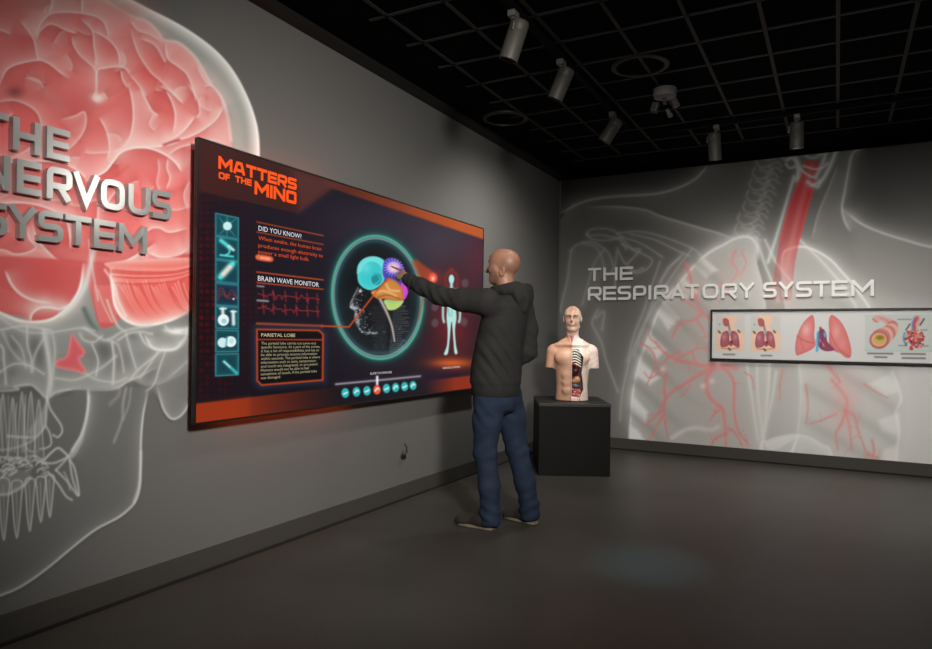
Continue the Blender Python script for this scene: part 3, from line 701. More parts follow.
    c.line([(672, 438), (685, 430), (698, 428), (710, 430), (718, 427)], 2.5, (236, 237, 234), .55)
    # windpipe and voice box
    tr = [(806, 160.5), (820, 162.5), (813, 190), (806, 214), (800, 238), (795, 262), (791, 300), (770, 300), (776, 262), (780, 240), (789, 206), (798, 182)]
    rr = c.inside(np.array(tr), 2)
    c.fill(tr, (214, 46, 50), .95, .9, smooth=False, grad=lambda X, Y: np.clip(1.1-np.maximum(Y-185, 0)/105., 0, 1)+X*0, edge=(226, 60, 62), ew=2.5, ea=.3)
    c.line([(812, 165), (802, 200), (793, 236), (786, 270)], 3.2, (236, 150, 146), .35)
    c.line([(806, 160), (798, 182), (789, 206), (780, 240)], .9, (240, 70, 70), .7); c.line([(820, 162), (813, 190), (806, 214), (799, 240)], .9, (240, 70, 70), .7)
    for p, w, a in [([(794, 177), (786, 204), (776, 238), (768, 262)], 1.8, .75), ([(787, 160), (792, 158), (797, 164), (798, 178)], 1.6, .8), ([(796, 158), (800, 170), (796, 180)], 2.4, .7), ([(836, 151), (830, 166), (822, 180), (813, 185), (808, 182)], 2.2, .85), ([(826, 152), (822, 165), (816, 176)], 2.2, .75),
                    ([(798, 167), (808, 175), (816, 178)], 1.3, .8), ([(804, 166), (814, 169), (822, 168), (828, 163)], 1.2, .8), ([(786, 164), (790, 168), (796, 166)], 1.2, .7), ([(812, 185), (818, 187), (820, 181)], 1.6, .7), ([(800, 152), (812, 158), (826, 152)], 1.8, .6), ([(784, 156), (788, 152), (800, 150)], 1.6, .6)]:
        c.line(p, w, (226, 234, 230), a); c.line(p, w*2.6, (200, 206, 202), a*.25)
    # bronchial tree
    RED = (236, 128, 126); PK = (238, 164, 161)
    def br(pts, w=1.6, a=.8, fade=None, col=RED):
        c.line(pts, w*1.0, col, a, taper=(1, .45), fade=fade)
        c.line(pts, w*2.0, PK, a*.3, taper=(1, .5), fade=fade)
        P = crv(pts)
        if w > 1.2:
            for k in range(3):
                i = rs.randrange(len(P)//3, len(P)); an = rs.uniform(0, 6.28); L = rs.uniform(6, 13)
                q = P[i]; m = q+np.array((math.cos(an), math.sin(an)))*L*.5+np.array((rs.uniform(-2, 2), rs.uniform(-2, 2))); e = q+np.array((math.cos(an), math.sin(an)))*L
                c.line([tuple(q), tuple(m), tuple(e)], w*.5, col, a*.55, taper=(1, .4))
    for pts, w in [([(736, 368), (718, 364), (704, 366), (690, 363), (676, 360), (664, 352), (656, 343)], 2.6), ([(716, 365), (704, 372), (692, 379), (682, 386), (672, 392), (664, 402), (658, 414), (650, 421), (644, 427)], 2.4),
                   ([(666, 374), (664.5, 385), (665, 400), (664, 416), (668, 437)], 2.0), ([(662, 416), (656, 428), (649, 440)], 1.6), ([(718, 366), (710, 372), (706.5, 381), (708, 394), (714, 402), (722, 409), (725, 425), (726, 447)], 2.8),
                   ([(718, 366), (728, 372), (734, 384), (734, 408), (738, 430), (748, 444)], 2.2), ([(720, 410), (714, 414), (710, 421)], 1.4), ([(726, 434), (716, 438), (711, 447)], 1.8), ([(728, 428), (736, 434), (742, 446)], 1.5),
                   ([(680, 352), (668, 358), (661, 366), (660, 374)], 1.4), ([(676, 360), (688, 353), (700, 348), (712, 352)], 1.5), ([(692, 352), (696, 362), (704, 366)], 1.2),
                   ([(686, 264), (690, 277), (693, 290), (698, 303), (702, 312), (712, 322), (722, 336)], 1.9), ([(702, 313), (694, 320), (684, 322), (676, 329), (672, 339)], 1.9), ([(697, 321), (703, 329), (706, 338)], 1.4), ([(684, 300), (692, 306), (700, 313)], 1.3),
                   ([(736, 250), (732, 262), (738, 272), (730, 284), (726, 296)], 1.2), ([(742, 252), (746, 264), (740, 276)], 1.0), ([(722, 282), (716, 292), (720, 304)], 1.0), ([(640, 343), (650, 349), (656, 362), (650, 378), (646, 386)], 1.2), ([(660, 372), (650, 378), (644, 372)], 1.0), ([(690, 385), (684, 394), (680, 398)], 1.0),
                   ([(656, 343), (650, 338), (648, 330)], 1.0), ([(744, 372), (752, 378), (754, 390)], 1.0)]:
        br(pts, w*.9, .68)
    for pts, w in [([(832, 380), (846, 398), (846, 410), (842, 422), (836, 434), (838, 450)], 2.0), ([(844, 410), (854, 416), (858, 430), (866, 452)], 1.7), ([(846, 412), (850, 430), (852, 452)], 1.5), ([(836, 414), (822, 420), (810, 424)], 1.3), ([(864, 384), (876, 392), (888, 398)], 1.2), ([(783, 370), (780, 384), (780, 400)], 1.4), ([(806, 385), (808, 405), (806, 424)], 1.2), ([(872, 440), (874, 452), (870, 462)], 1.4), ([(828, 366), (840, 382)], 2.2), ([(868, 454), (878, 458)], 2.2)]:
        br(pts, w, .5)
    c.glow((845, 405), (14, 34), (240, 170, 168), .4)
    for p_ in [(663, 369), (703, 386), (718, 364), (712, 381)]: c.glow(p_, 3, (250, 232, 230), .7)
    for (x, y, r) in [(690, 290, 26), (700, 360, 28), (720, 420, 26), (780, 300, 16), (735, 270, 18)]: c.glow((x, y), (r, r), (236, 170, 168), .16)
    return c
cvc = paint_chest()
us = np.array([on_y(px, 340.)[0] for px in np.linspace(559.5, 1060, 700)])
zs = np.linspace(.123, 3.03, 520)
me = art_mesh('chest_mural', cvc, 'y', YB-.003, us, zs)
mu2 = link('chest_mural', me, print_mat('printed_chest_mural', .55))
tag(mu2, 'pale x-ray print of shoulder, lungs and red windpipe covering the back wall', 'wall mural')
# ================================================================== touchscreen
TX = .10; TY0, TY1, TZ0, TZ1 = 2.242, 5.272, .773, 2.171
def paint_screen():
    c = Canvas(186, 128, 496, 432, 2.0, (24, 18, 30), 1.0)
    rs = random.Random(5)
    def sl(x, y, dx):                                        # run along the screen's own horizontal
        return (x+dx, y+dx*(341.6-y)/(838.-x))
    def quad(x0, y0, x1, y1):
        a = sl(x0, y0, x1-x0); b = sl(x0, y1, x1-x0)
        return [(x0, y0), a, b, (x0, y1)]
    c.glow((440, 240), (60, 40), (74, 68, 80), .75); c.glow((370, 225), (60, 30), (48, 42, 56), .7)
    c.glow((205, 320), (40, 90), (10, 2, 8), .75); c.glow((300, 390), (90, 25), (10, 6, 16), .7)
    c.glow((452, 320), (26, 50), (112, 26, 36), .8); c.glow((478, 260), (14, 30), (110, 36, 52), .5)
    c.glow((450, 378), (20, 6), (18, 12, 44), .7); c.glow((430, 372), (10, 10), (26, 12, 40), .5)
    # red tile field
    for i in range(10):
        x = 199+i*6.1
        for j in range(32):
            y = 190+j*6.6+0
            p = sl(x, y, 0); w = 4.3
            k = (1-i/10.)*.8+.2; k *= .8-.5*abs(j-16)/16; k *= rs.uniform(.4, 1)
            c.fill(quad(x, y, x+w, y+4.6), (122, 0, 8), max(0, .9*k), .8, smooth=False)
    # header band
    c.fill([(190, 134), (484, 226), (484, 239.2), (332, 188.5), (298, 213.6), (190, 189)], (58, 27, 25), 1, .8, smooth=False)
    c.fill([(298, 166), (484, 226), (484, 239.2), (332, 188.5)], (150, 66, 36), .9, 1.2, smooth=False, grad=lambda X, Y: (X-305)/110.+Y*0)
    c.fill([(400, 199), (484, 226), (484, 239.2), (400, 211)], (196, 92, 44), .8, 1.2, smooth=False, grad=lambda X, Y: (X-400)/60.+Y*0)
    c.fill([(196, 140), (230, 150), (230, 197), (196, 190)], (70, 26, 26), .5, 6, smooth=False)
    c.fill([(292, 168), (340, 184), (330, 190), (300, 212)], (104, 60, 58), .45, 5, smooth=False)
    # bottom band
    c.fill([(190, 404.5), (360, 384), (360, 410), (190, 428)], (142, 46, 18), 1, .8, smooth=False, grad=lambda X, Y: (345-X)/110.+Y*0)
    c.fill([(190, 404.5), (250, 397), (250, 420), (190, 428)], (160, 52, 16), .5, 3, smooth=False)
    c.fill([(425, 381), (490, 373), (490, 392), (425, 398)], (150, 46, 22), .9, 1.2, smooth=False, grad=lambda X, Y: (X-425)/30.+Y*0)
    # icons
    for k, y in enumerate((213.2, 236.4, 259.6, 283.0, 306.2, 330.0, 354.0)):
        q = quad(215.6, y, 238.4, y+22); col = (14, 60, 70) if k != 3 else (18, 40, 60)
        c.fill(q, col, 1, .6, smooth=False, edge=(30, 110, 122), ew=2.4, ea=.6)
        c.line(q, .75, (54, 150, 158), .75, smooth=False, closed=True)
    CY = (84, 222, 214); WH = (236, 246, 246)
    c.line([(219, 217), (226, 225), (236, 219)], .6, (54, 140, 150), .7); c.line([(220, 234), (227, 228), (235, 236)], .6, (54, 140, 150), .7); c.line([(227, 217), (227, 236)], .5, (54, 140, 150), .7)
    c.disc((227.4, 226), (4.3, 4.2), WH); c.glow((227.4, 226), 6, CY, .3)
    c.line([(221, 240.5), (226, 244.5), (230, 248)], 2.2, CY, 1); c.line([(229, 246.5), (233.5, 250)], 1.4, WH, .9); c.line([(230, 248), (229, 253), (226, 255)], 1.1, CY, .9); c.line([(220.5, 255), (233, 256.6)], 1.1, CY, .95)
    c.line([(220.5, 277), (232.5, 264)], 3.0, CY, 1); c.line([(223, 274.4), (230, 266.8)], 2.6, (244, 214, 204), 1); c.disc((220.6, 277), 1.8, CY); c.disc((232.5, 264), 1.8, CY)
    for k in range(3): c.line([(217, 292+k*4), (222, 288+k*3), (227, 296+k), (232, 290+k*4), (237, 298)], .6, (150, 48, 56), .7)
    c.disc((233.5, 299), .9, WH)
    c.disc((223.4, 320), (5.6, 5.8), WH); c.line([(222.6, 309), (223, 315)], 1.7, WH, .95); c.line([(220, 308.6), (226, 308.6)], 1, WH, .9); c.disc((224, 321), (2.6, 2.6), (120, 190, 200), .7); c.line([(233.2, 312), (233.6, 324)], 1.9, WH, .95); c.line([(231, 311.4), (236, 311.6)], .9, WH, .9)
    c.disc((222.6, 342.6), (5, 5), (206, 236, 236)); c.disc((230.6, 341.6), (5.6, 5.4), WH); c.line([(227, 337), (226, 346)], 1, (60, 150, 160), .8); c.disc((231.5, 341), (2.4, 3), (150, 214, 214), .6)
    c.line([(224, 361.5), (236.5, 373)], 1.6, (70, 190, 192), .95); c.line([(224, 361.5), (230, 367)], .7, WH, .7)
    # ruled lines
    OR = (196, 74, 30)
    for (x, y, dx, a) in [(257, 222.0, 66, .75), (257, 232.0, 66, .75), (257, 272.0, 66, .95), (257, 282.6, 66, .9)]:
        c.line([(x, y), sl(x, y, dx)], .75, OR, a, smooth=False)
    q = quad(257.2, 254.6, 271.5, 259.6); c.fill(q, (238, 106, 56), 1, 1.0, edge=None)
    for y0, n in ((294.0, 1), (308.0, 2)):
        P = []; x = 258
        while x < 320:
            k = rs.random(); amp = 0.3 if k < .75 else rs.uniform(1.5, 4)
            P.append((x, sl(257, y0, x-257)[1]+rs.choice((-1, 1))*amp)); x += 1.5
        c.line(P, .6, (176, 40, 48), .75, smooth=False)
        for xx in (263, 273, 285, 296, 307, 317): c.line([(xx, sl(257, y0, xx-257)[1]-5), (xx+1, sl(257, y0, xx-257)[1]+5)], .8, (186, 40, 46), .6, smooth=False)
    c.line([(257.5, 286), sl(257.5, 286, 6)], 1, (150, 140, 150), .9); c.line([(257.5, 300.4), sl(257.5, 300.4, 10.5)], 1.1, (160, 150, 158), .9)
    c.line([(257, 323.6), (322, 326)], 1.3, (190, 70, 32), .9, smooth=False)
    # information box
    bx = [(257, 329.5), (319, 330.5), (323, 334.5), (322.6, 380), (261.5, 385), (257.3, 380.6)]
    c.line(bx, 5, (40, 60, 84), .55, smooth=False, closed=True)
    c.fill(bx, (8, 6, 10), 1, .6, smooth=False); c.line(bx, 1.0, (196, 66, 26), .95, smooth=False, closed=True)
    c.line([(257, 339.5), (323, 339.8)], .8, (186, 62, 26), .9, smooth=False)
    # round viewer
    def ring(k):
        return [(377.4+45.9*k*math.cos(t)+.042*62.4*k*math.sin(t), 297.4+62.4*k*math.sin(t)-.0*k*math.cos(t)) for t in np.linspace(0, 2*PI, 72, endpoint=False)]
    c.line(ring(1.0), 7, (20, 60, 66), .5, closed=True, smooth=False)
    c.fill(ring(1.0), (10, 13, 19), 1, .7, smooth=False, edge=(34, 66, 74), ew=9, ea=.85)
    c.line(ring(.985), 1.3, (98, 198, 164), .9, closed=True, smooth=False); c.line(ring(.985), 3.6, (60, 150, 128), .4, closed=True, smooth=False)
    c.line(ring(.945), 1.0, (142, 154, 164), .85, closed=True, smooth=False); c.line(ring(.90), 2.0, (40, 84, 92), .5, closed=True, smooth=False)
    for k in range(240):                                     # dotted head
        t = rs.random(); P = [(358, 288), (352, 300), (350.5, 306), (354.5, 310), (356, 317), (357.5, 325), (364, 333), (375, 333)]
        q = crv(P)[int(t*56)]; r_ = abs(rs.gauss(0, 5))
        c.disc((q[0]+r_+rs.uniform(-1, 1), q[1]+rs.uniform(-2, 2)), rs.uniform(.3, .7), (190, 194, 198), rs.uniform(.15, .7), f=.4)
    c.line([(358, 288), (352.5, 299), (350.5, 306), (354.5, 310), (355.5, 314), (355, 318), (357.5, 325), (363, 332), (375, 333)], 1.0, (196, 200, 204), .45)
    c.disc((360.5, 291), 1.6, (220, 224, 226), .8); c.line([(351, 307), (357, 308)], 1.4, (214, 218, 220), .7); c.line([(356, 315), (359, 324)], 1.6, (206, 210, 214), .5)
    for k in range(24):
        y = 306+k*2; c.line([(394-k*.2, y), (404+rs.uniform(-3, 5), y+rs.uniform(-1, 0))], .5, (160, 164, 170), .35)
        c.line([(374+rs.uniform(-4, 2), y), (386, y+1)], .5, (120, 124, 130), .25)
    for k in range(60): c.disc((rs.uniform(372, 402), rs.uniform(325, 352)), .5, (150, 154, 160), rs.uniform(.1, .45), f=.4)
    c.line([(379, 297), (387, 313), (392, 327), (394.5, 341)], 1.6, (196, 184, 172), .9, taper=(1.1, .5))
    c.fill([(385, 300), (402, 299.5), (402, 304), (396, 309), (389, 310), (386, 306)], (176, 206, 108), 1, .8, edge=(206, 232, 150), ew=2, ea=.5); c.glow((392, 301), (6, 2), (120, 190, 140), .6)
    teal = [(357.5, 276), (358, 266), (363, 259.5), (371, 256.8), (379, 257.5), (385, 262), (386, 272), (384, 281), (378, 287), (371, 290), (364, 288), (359, 283)]
    c.fill(teal, (56, 196, 200), 1, .8, edge=(120, 232, 226), ew=2.5, ea=.55)
    for k in range(26):
        a = PI+k/26*PI*1.1; c.line([(372+15*math.cos(a), 273+16.5*math.sin(a)), (372+11*math.cos(a+.2), 273+12*math.sin(a+.2))], .7, (150, 240, 232), .6)
    c.glow((366, 268), (5, 5), (120, 226, 222), .6); c.disc((376.5, 279), (5.2, 6), (20, 128, 138), .85); c.line([(372, 276), (377, 274), (380, 280), (375, 284)], .8, (70, 190, 196), .8)
    c.fill([(384, 262), (389, 258), (396, 259), (402, 265), (405, 272), (404, 283), (396, 285), (388, 282), (383, 275)], (62, 54, 168), 1, .8, edge=(120, 96, 206), ew=2, ea=.7)
    c.disc((393.5, 267.5), (6.8, 6.0), (214, 176, 226), .95, f=1.2); c.disc((393.5, 268), (3.4, 3.2), (246, 206, 204), .95, f=1.0)
    for k in range(18):
        a = k/18*2*PI; c.line([(393.5+7*math.cos(a), 267.5+6.4*math.sin(a)), (393.5+9.4*math.cos(a), 267.5+8.6*math.sin(a))], .6, (170, 160, 240), .7)
    c.fill([(402, 283), (406, 286), (408, 292), (405, 299), (400, 300), (399, 290)], (206, 70, 208), 1, .8)
    c.fill([(371, 292), (377, 289), (383, 284), (388, 279), (394, 280), (400, 285), (403, 292), (402.5, 300), (394, 300.5), (384, 299), (376, 298)], (204, 132, 62), 1, .7, edge=(150, 84, 30), ew=1.6, ea=.5)
    c.line([(374, 293), (384, 291), (396, 296)], 1.4, (236, 186, 126), .75); c.line([(386, 284), (390, 290), (399, 291)], 1.2, (240, 196, 140), .7); c.line([(378, 297), (388, 295), (400, 299)], .8, (130, 70, 26), .6)
    c.line([(322, 326), (349, 327), (380, 287), (389, 278)], .95, (206, 74, 34), .9, smooth=False)
    # figure display
    c.fill([(412, 262), (416, 259), (433, 272), (432, 282), (426, 290), (418, 320), (424, 290)], (176, 64, 30), .75, 1.6, smooth=False)
    c.disc((433, 278), (4.2, 5), (238, 92, 62), 1, f=1); c.disc((433, 278.5), (1.8, 2.2), (255, 216, 200), 1, f=.8); c.glow((433, 278), 8, (230, 80, 50), .35)
    for (x, y) in [(435, 307), (435, 323), (465, 283), (465, 307), (464, 322)]: c.disc((x, y), (3.6, 4.2), (96, 84, 94), .65, f=1)
    c.glow((452, 363), (17, 3.8), (226, 120, 40), .95); c.glow((452, 363), (26, 7), (170, 60, 26), .5)
    FG = (176, 226, 220)
    c.line([(451.5, 270), (446, 276), (446, 286)], 2.2, (150, 44, 36), .5); c.line([(451.5, 270), (457, 276), (457, 288)], 2.2, (150, 44, 36), .5)
    c.disc((451.5, 279), (2.7, 4.4), FG, 1); c.line([(451.5, 282), (451.5, 288)], 1.6, FG, 1)
    c.fill([(446, 289), (457, 289), (457.5, 296), (456, 308), (456.5, 318), (455, 330), (456, 345), (457.5, 353), (454.6, 353), (453.4, 340), (451.6, 322), (449.6, 340), (447.8, 353.5), (444, 354), (447, 345), (447.6, 330), (446.5, 318), (447, 308), (445.6, 296)], FG, 1, .7)
    c.line([(446, 290), (443.5, 302), (443, 316), (444, 322)], 1.3, FG, .95); c.line([(457, 290), (459.4, 302), (460, 316), (459, 322)], 1.3, FG, .95)
    c.line([(449, 292), (448, 306), (449.5, 316)], .8, (96, 150, 150), .5); c.line([(451.8, 291), (451.8, 316)], .6, (96, 150, 150), .5)
    # slider
    c.line([(336, 384.2), (377, 380.4), (420, 376.2)], .95, (190, 182, 196), .95, smooth=False); c.line([(336, 384.2), (420, 376.2)], 2.4, (90, 84, 100), .4, smooth=False)
    c.line([(377.2, 376.8), (377.2, 384.4)], 1.3, (238, 236, 240), 1, smooth=False)
    for k, (x, y) in enumerate([(345.3, 393), (356.5, 391.8), (367, 390.8), (377, 389.8), (386.5, 388.5), (395.6, 387.5), (404.6, 386.5), (413, 385.5)]):
        col = (44, 176, 176) if k != 3 else (236, 86, 52)
        c.disc((x, y), (3.9-.06*k, 4.9-.07*k), col, 1, f=.7)
        c.line([(x-1.6, y+1.0), (x+.2, y-1.6*(1 if k % 2 else -.2)), (x+1.6, y-.6)], .85, (236, 250, 250), .9)
    return c
cvs = paint_screen()
tv = empty('touchscreen', (TX-.034, (TY0+TY1)/2, TZ0), 0, 'wide wall-mounted touchscreen showing a glowing brain diagram, black frame', 'touchscreen')
off = Vector(tv.location)
def tvp(o):
    o.parent = tv; o.matrix_parent_inverse = Matrix.Translation(-off); return o
m_bez = mat('black_bezel', (22, 21, 20), .35)
b = MB().box((TX-.022, TY0, TZ0), (TX-.004, TY1, TZ1), .004)
tvp(b.build('housing', m_bez))
b = MB(); e = .009
b.box((TX-.006, TY0, TZ0), (TX+.004, TY0+e, TZ1)); b.box((TX-.006, TY1-e, TZ0), (TX+.004, TY1, TZ1)); b.box((TX-.006, TY0+e, TZ0), (TX+.004, TY1-e, TZ0+e)); b.box((TX-.006, TY0+e, TZ1-e), (TX+.004, TY1-e, TZ1))
tvp(b.build('bezel', m_bez))
b = MB().box((.004, (TY0+TY1)/2-.6, 1.1), (TX-.018, (TY0+TY1)/2+.6, 1.8)); tvp(b.build('wall_bracket', m_bez))
us = np.linspace(TY0+e-.001, TY1-e+.001, 640); us = TY0+(us-TY0)
zs = np.linspace(TZ0+e-.001, TZ1-e+.001, 560)
m_scr = print_mat('screen_light', .35, emit=1.0, spec=.12)
scr = link('screen', art_mesh('screen', cvs, 'x', TX, us, zs), m_scr); tvp(scr)
def glow_mat(name, col, s=1.): return mat(name, (4, 4, 4), .4, emit=col, estr=s)
# title in block capitals
def to_left(y0, zb, sx, sz, x0):
    return lambda u, v, w: Vector((x0+w, y0+u*sx, zb+v*sz))
def stroke_word(mb, letters, zb, zt, t, place, depth, r):
    """letters: (char, left, right) along the wall; place(u, z, w) -> point"""
    hgt = zt-zb
    for ch, a, q in letters:
        w = (q-a)/hgt
        for gi, gl in enumerate(glyph(ch, w, t, r)):
            P = gl[0]; P = rnd(P, gl[1], len(gl) > 2) if gl[1] > 0 else P
            mb.ribbon(P, t, lambda u, v, ww, a=a: place(a+u*hgt, zb+v*hgt, ww), depth*(1-.03*gi), closed=len(gl) > 2)
LY = lambda px, x0=TX: on_x(px, 341.0, x0)[1]
def spread(word, pa, pb, gap=.16):
    """letters between two places on the screen, widths as the alphabet has them"""
    ya, yb = LY(pa), LY(pb); lay, tot = word_layout(word, .12, gap)
    k = (yb-ya)/tot
    return [(ch, ya+x*k, ya+(x+w)*k) for ch, x, w in lay]
zz = lambda px, py: on_x(px, py, TX)[2]
mb = MB(); pl = lambda u, z, w: Vector((TX+.001+w, u, z))
stroke_word(mb, spread('MATTERS', 216, 294.5, .10), zz(216.5, 168.0), zz(216.5, 155.2), .125, pl, .002, .12)
stroke_word(mb, spread('OF', 216.5, 227.5, .16), zz(216.5, 177.8), zz(216.5, 171), .12, pl, .002, .12)
stroke_word(mb, spread('THE', 233, 249.5, .16), zz(233, 181.4), zz(233, 174.8), .12, pl, .002, .12)
stroke_word(mb, spread('MIND', 252.5, 294.4, .12), zz(252.5, 193.6), zz(252.5, 180.2), .125, pl, .002, .12)
o = mb.build('title_lettering', glow_mat('orange_title', (255, 84, 8)), scr)
def font_text(name, lines, m, parent):
    """lines: (text, px left, px right, py of baseline at left, cap height px)"""
    bm = bmesh.new()
    for (txt, xa, xb, yb, cap) in lines:
        cu = bpy.data.curves.new('t', 'FONT'); cu.body = txt; cu.resolution_u = 2
        o = bpy.data.objects.new('t', cu); COL.objects.link(o)
        bpy.context.view_layer.update()
        me = o.to_mesh(); V = np.array([v.co[:] for v in me.vertices])
        w = V[:, 0].max()-V[:, 0].min(); x0 = V[:, 0].min()
        ya, yb2 = LY(xa), LY(xb); za = zz(xa, yb); hh = (zz(xa, yb-cap)-za)/.73
        idx = [bm.verts.new((TX+.0015, ya+(v[0]-x0)/w*(yb2-ya), za+v[1]*hh)) for v in V]
        for p in me.polygons:
            try: bm.faces.new([idx[i] for i in p.vertices])
            except ValueError: pass
        o.to_mesh_clear(); bpy.data.objects.remove(o); bpy.data.curves.remove(cu)
    me = bpy.data.meshes.new(name); bm.to_mesh(me); bm.free()
    return link(name, me, m, parent)
m_wt = glow_mat('white_text', (226, 226, 232))
font_text('heading_text', [('DID YOU KNOW?', 257, 300, 230.2, 5.2)], m_wt, scr); font_text('heading_text', [('BRAIN WAVE MONITOR', 257, 318, 280.6, 5.4)], m_wt, scr)
font_text('fact_text', [('When awake, the human brain', 257, 320, 239.4, 4.2), ('produces enough electricity to', 257, 321.5, 246.8, 4.2), ('power a small light bulb.', 257, 308, 253.2, 4.2)], glow_mat('orange_text', (216, 76, 24)), scr)
m_pt2 = glow_mat('pale_text', (220, 210, 212))
font_text('button_text', [('MORE', 259.5, 268.5, 258.8, 2.6)], m_pt2, scr); font_text('slider_text', [('SLIDE TO EXPLORE', 370.5, 392, 374.6, 2.2)], m_pt2, scr); font_text('figure_text', [('NERVOUS SYSTEM', 443, 460, 369, 2.0)], m_pt2, scr)
font_text('box_title_text', [('PARIETAL LOBE', 261, 295, 336.6, 3.6)], glow_mat('cream_text', (206, 196, 150)), scr)
para = ['The parietal lobe carries out some very', 'specific functions. As a part of the cortex,', 'it has a lot of responsibilities and has to', 'be able to process sensory information', 'within seconds. The parietal lobe is where', 'information such as taste, temperature', 'and touch are integrated, or processed.', 'Humans would not be able to feel', 'sensations of touch, if the parietal lobe', 'was damaged.']
ends = [316, 320, 319, 317, 320, 316, 318, 309, 317, 281]
font_text('box_text', [(t, 261, ends[k], 344.6+k*3.85, 2.9) for k, t in enumerate(para)], glow_mat('dim_cream_text', (168, 160, 124)), scr)
# unseen strips added behind the housing for the warm glow on the wall
m_glow = mat('orange_glow', (20, 8, 4), .5, emit=(255, 92, 40), estr=20.0)
tvp(MB().box((TX-.036, TY0+.22, TZ0+.08), (TX-.022, TY0+1.3, TZ0+.09)).build('added_glow_strip', m_glow))
tvp(MB().box((TX-.036, TY0+.35, TZ1-.09), (TX-.022, TY0+1.1, TZ1-.08)).build('added_glow_strip', m_glow))

# ================================================================== dimensional lettering
m_let = mat('brushed_grey_metal', (176, 177, 175), .3, metal=.45, noise=.06, nscale=9)
m_let2 = mat('satin_silver_letter', (236, 236, 233), .5)
def sign(name, rows, axis, front, depth, m, label, t, r):
    root = None
    for zb, zt, letters in rows:
        for ch, a, q in letters:
            if root is None:
                root = empty(name, (front-depth, a, zb) if axis == 'x' else (a, front+depth, zb), 0, label, 'wall lettering')
                loc = Vector(root.location)
            mb = MB()
            place = (lambda u, z, w: Vector((front-depth+w, u, z))) if axis == 'x' else (lambda u, z, w: Vector((u, front+depth-w, z)))
            stroke_word(mb, [(ch, a, q)], zb, zt, t, place, depth, r)
            sx_ = (a+q)/2 if ch in 'TYIS' else (a*.93+q*.07)          # a stud carries the letter off the wall
            if ch in 'VA': sx_ = (a+q)/2
            for zs_ in ((zb+zt)/2-.5*(zt-zb)+.012, (zb+zt)/2) if ch in 'TYI' else ((zt-.012 if ch in 'AS' else zb+.014),):
                w0, w1 = (.0015, front-depth+.004) if axis == 'x' else (YB-.0015, front+depth-.004)
                mb.cyl((w0, sx_, zs_) if axis == 'x' else (sx_, w0, zs_), (w1, sx_, zs_) if axis == 'x' else (sx_, w1, zs_), .005, n=10)
            o = mb.build('letter', m); o.parent = root; o.matrix_parent_inverse = Matrix.Translation(-loc)
    return root
def px_letters(word, ext, fn): return [(ch, fn(a), fn(q)) for ch, (a, q) in zip(word, ext)]
XF = .036
fy = lambda px: on_x(px, 200., XF)[1]
zx = lambda px, py: on_x(px, py, XF)[2]
sign('nervous_system_lettering', [
    (zx(47, 157), zx(47, 125.2), px_letters('THE', [(-19, 8), (12.3, 40.5), (46.3, 69.5)], fy)),
    (zx(153, 217), zx(153, 188.6), px_letters('NERVOUS', [(-18, 10.6), (16.5, 41.5), (46.6, 72.3), (72.8, 100), (101, 125), (128.6, 150.6), (152.4, 172)], fy)),
    (zx(120, 250.6), zx(120, 222.6), px_letters('SYSTEM', [(-18, 8), (9, 37.6), (38.6, 64), (65.8, 92), (94.5, 116.2), (119.6, 148)], fy))],
    'x', XF, .030, m_let, 'raised grey metal letters reading THE NERVOUS SYSTEM over the brain print', .095, .17)
YF2 = YB-.032
fx = lambda px: on_y(px, 293., YF2)[0]
R1 = px_letters('THE', [(587.7, 600.6), (603, 617), (619.5, 632.4)], fx)
R2 = px_letters('RESPIRATORYSYSTEM', [(587.7, 601.5), (603, 616), (617.5, 630.8), (633, 646), (648.4, 650.9), (653.8, 668.4), (670.4, 685), (686, 698.7), (702.4, 718.4), (721.6, 737.4), (738.6, 754.8), (763, 776.6), (778.2, 794), (795.6, 812), (813.2, 829.6), (831.6, 847.6), (851.2, 874)], fx)
sign('respiratory_system_lettering', [(1.862, 2.008, R1), (1.645, 1.797, R2)], 'y', YF2, .022, m_let2, 'raised silver letters reading THE RESPIRATORY SYSTEM on the back wall', .09, .2)

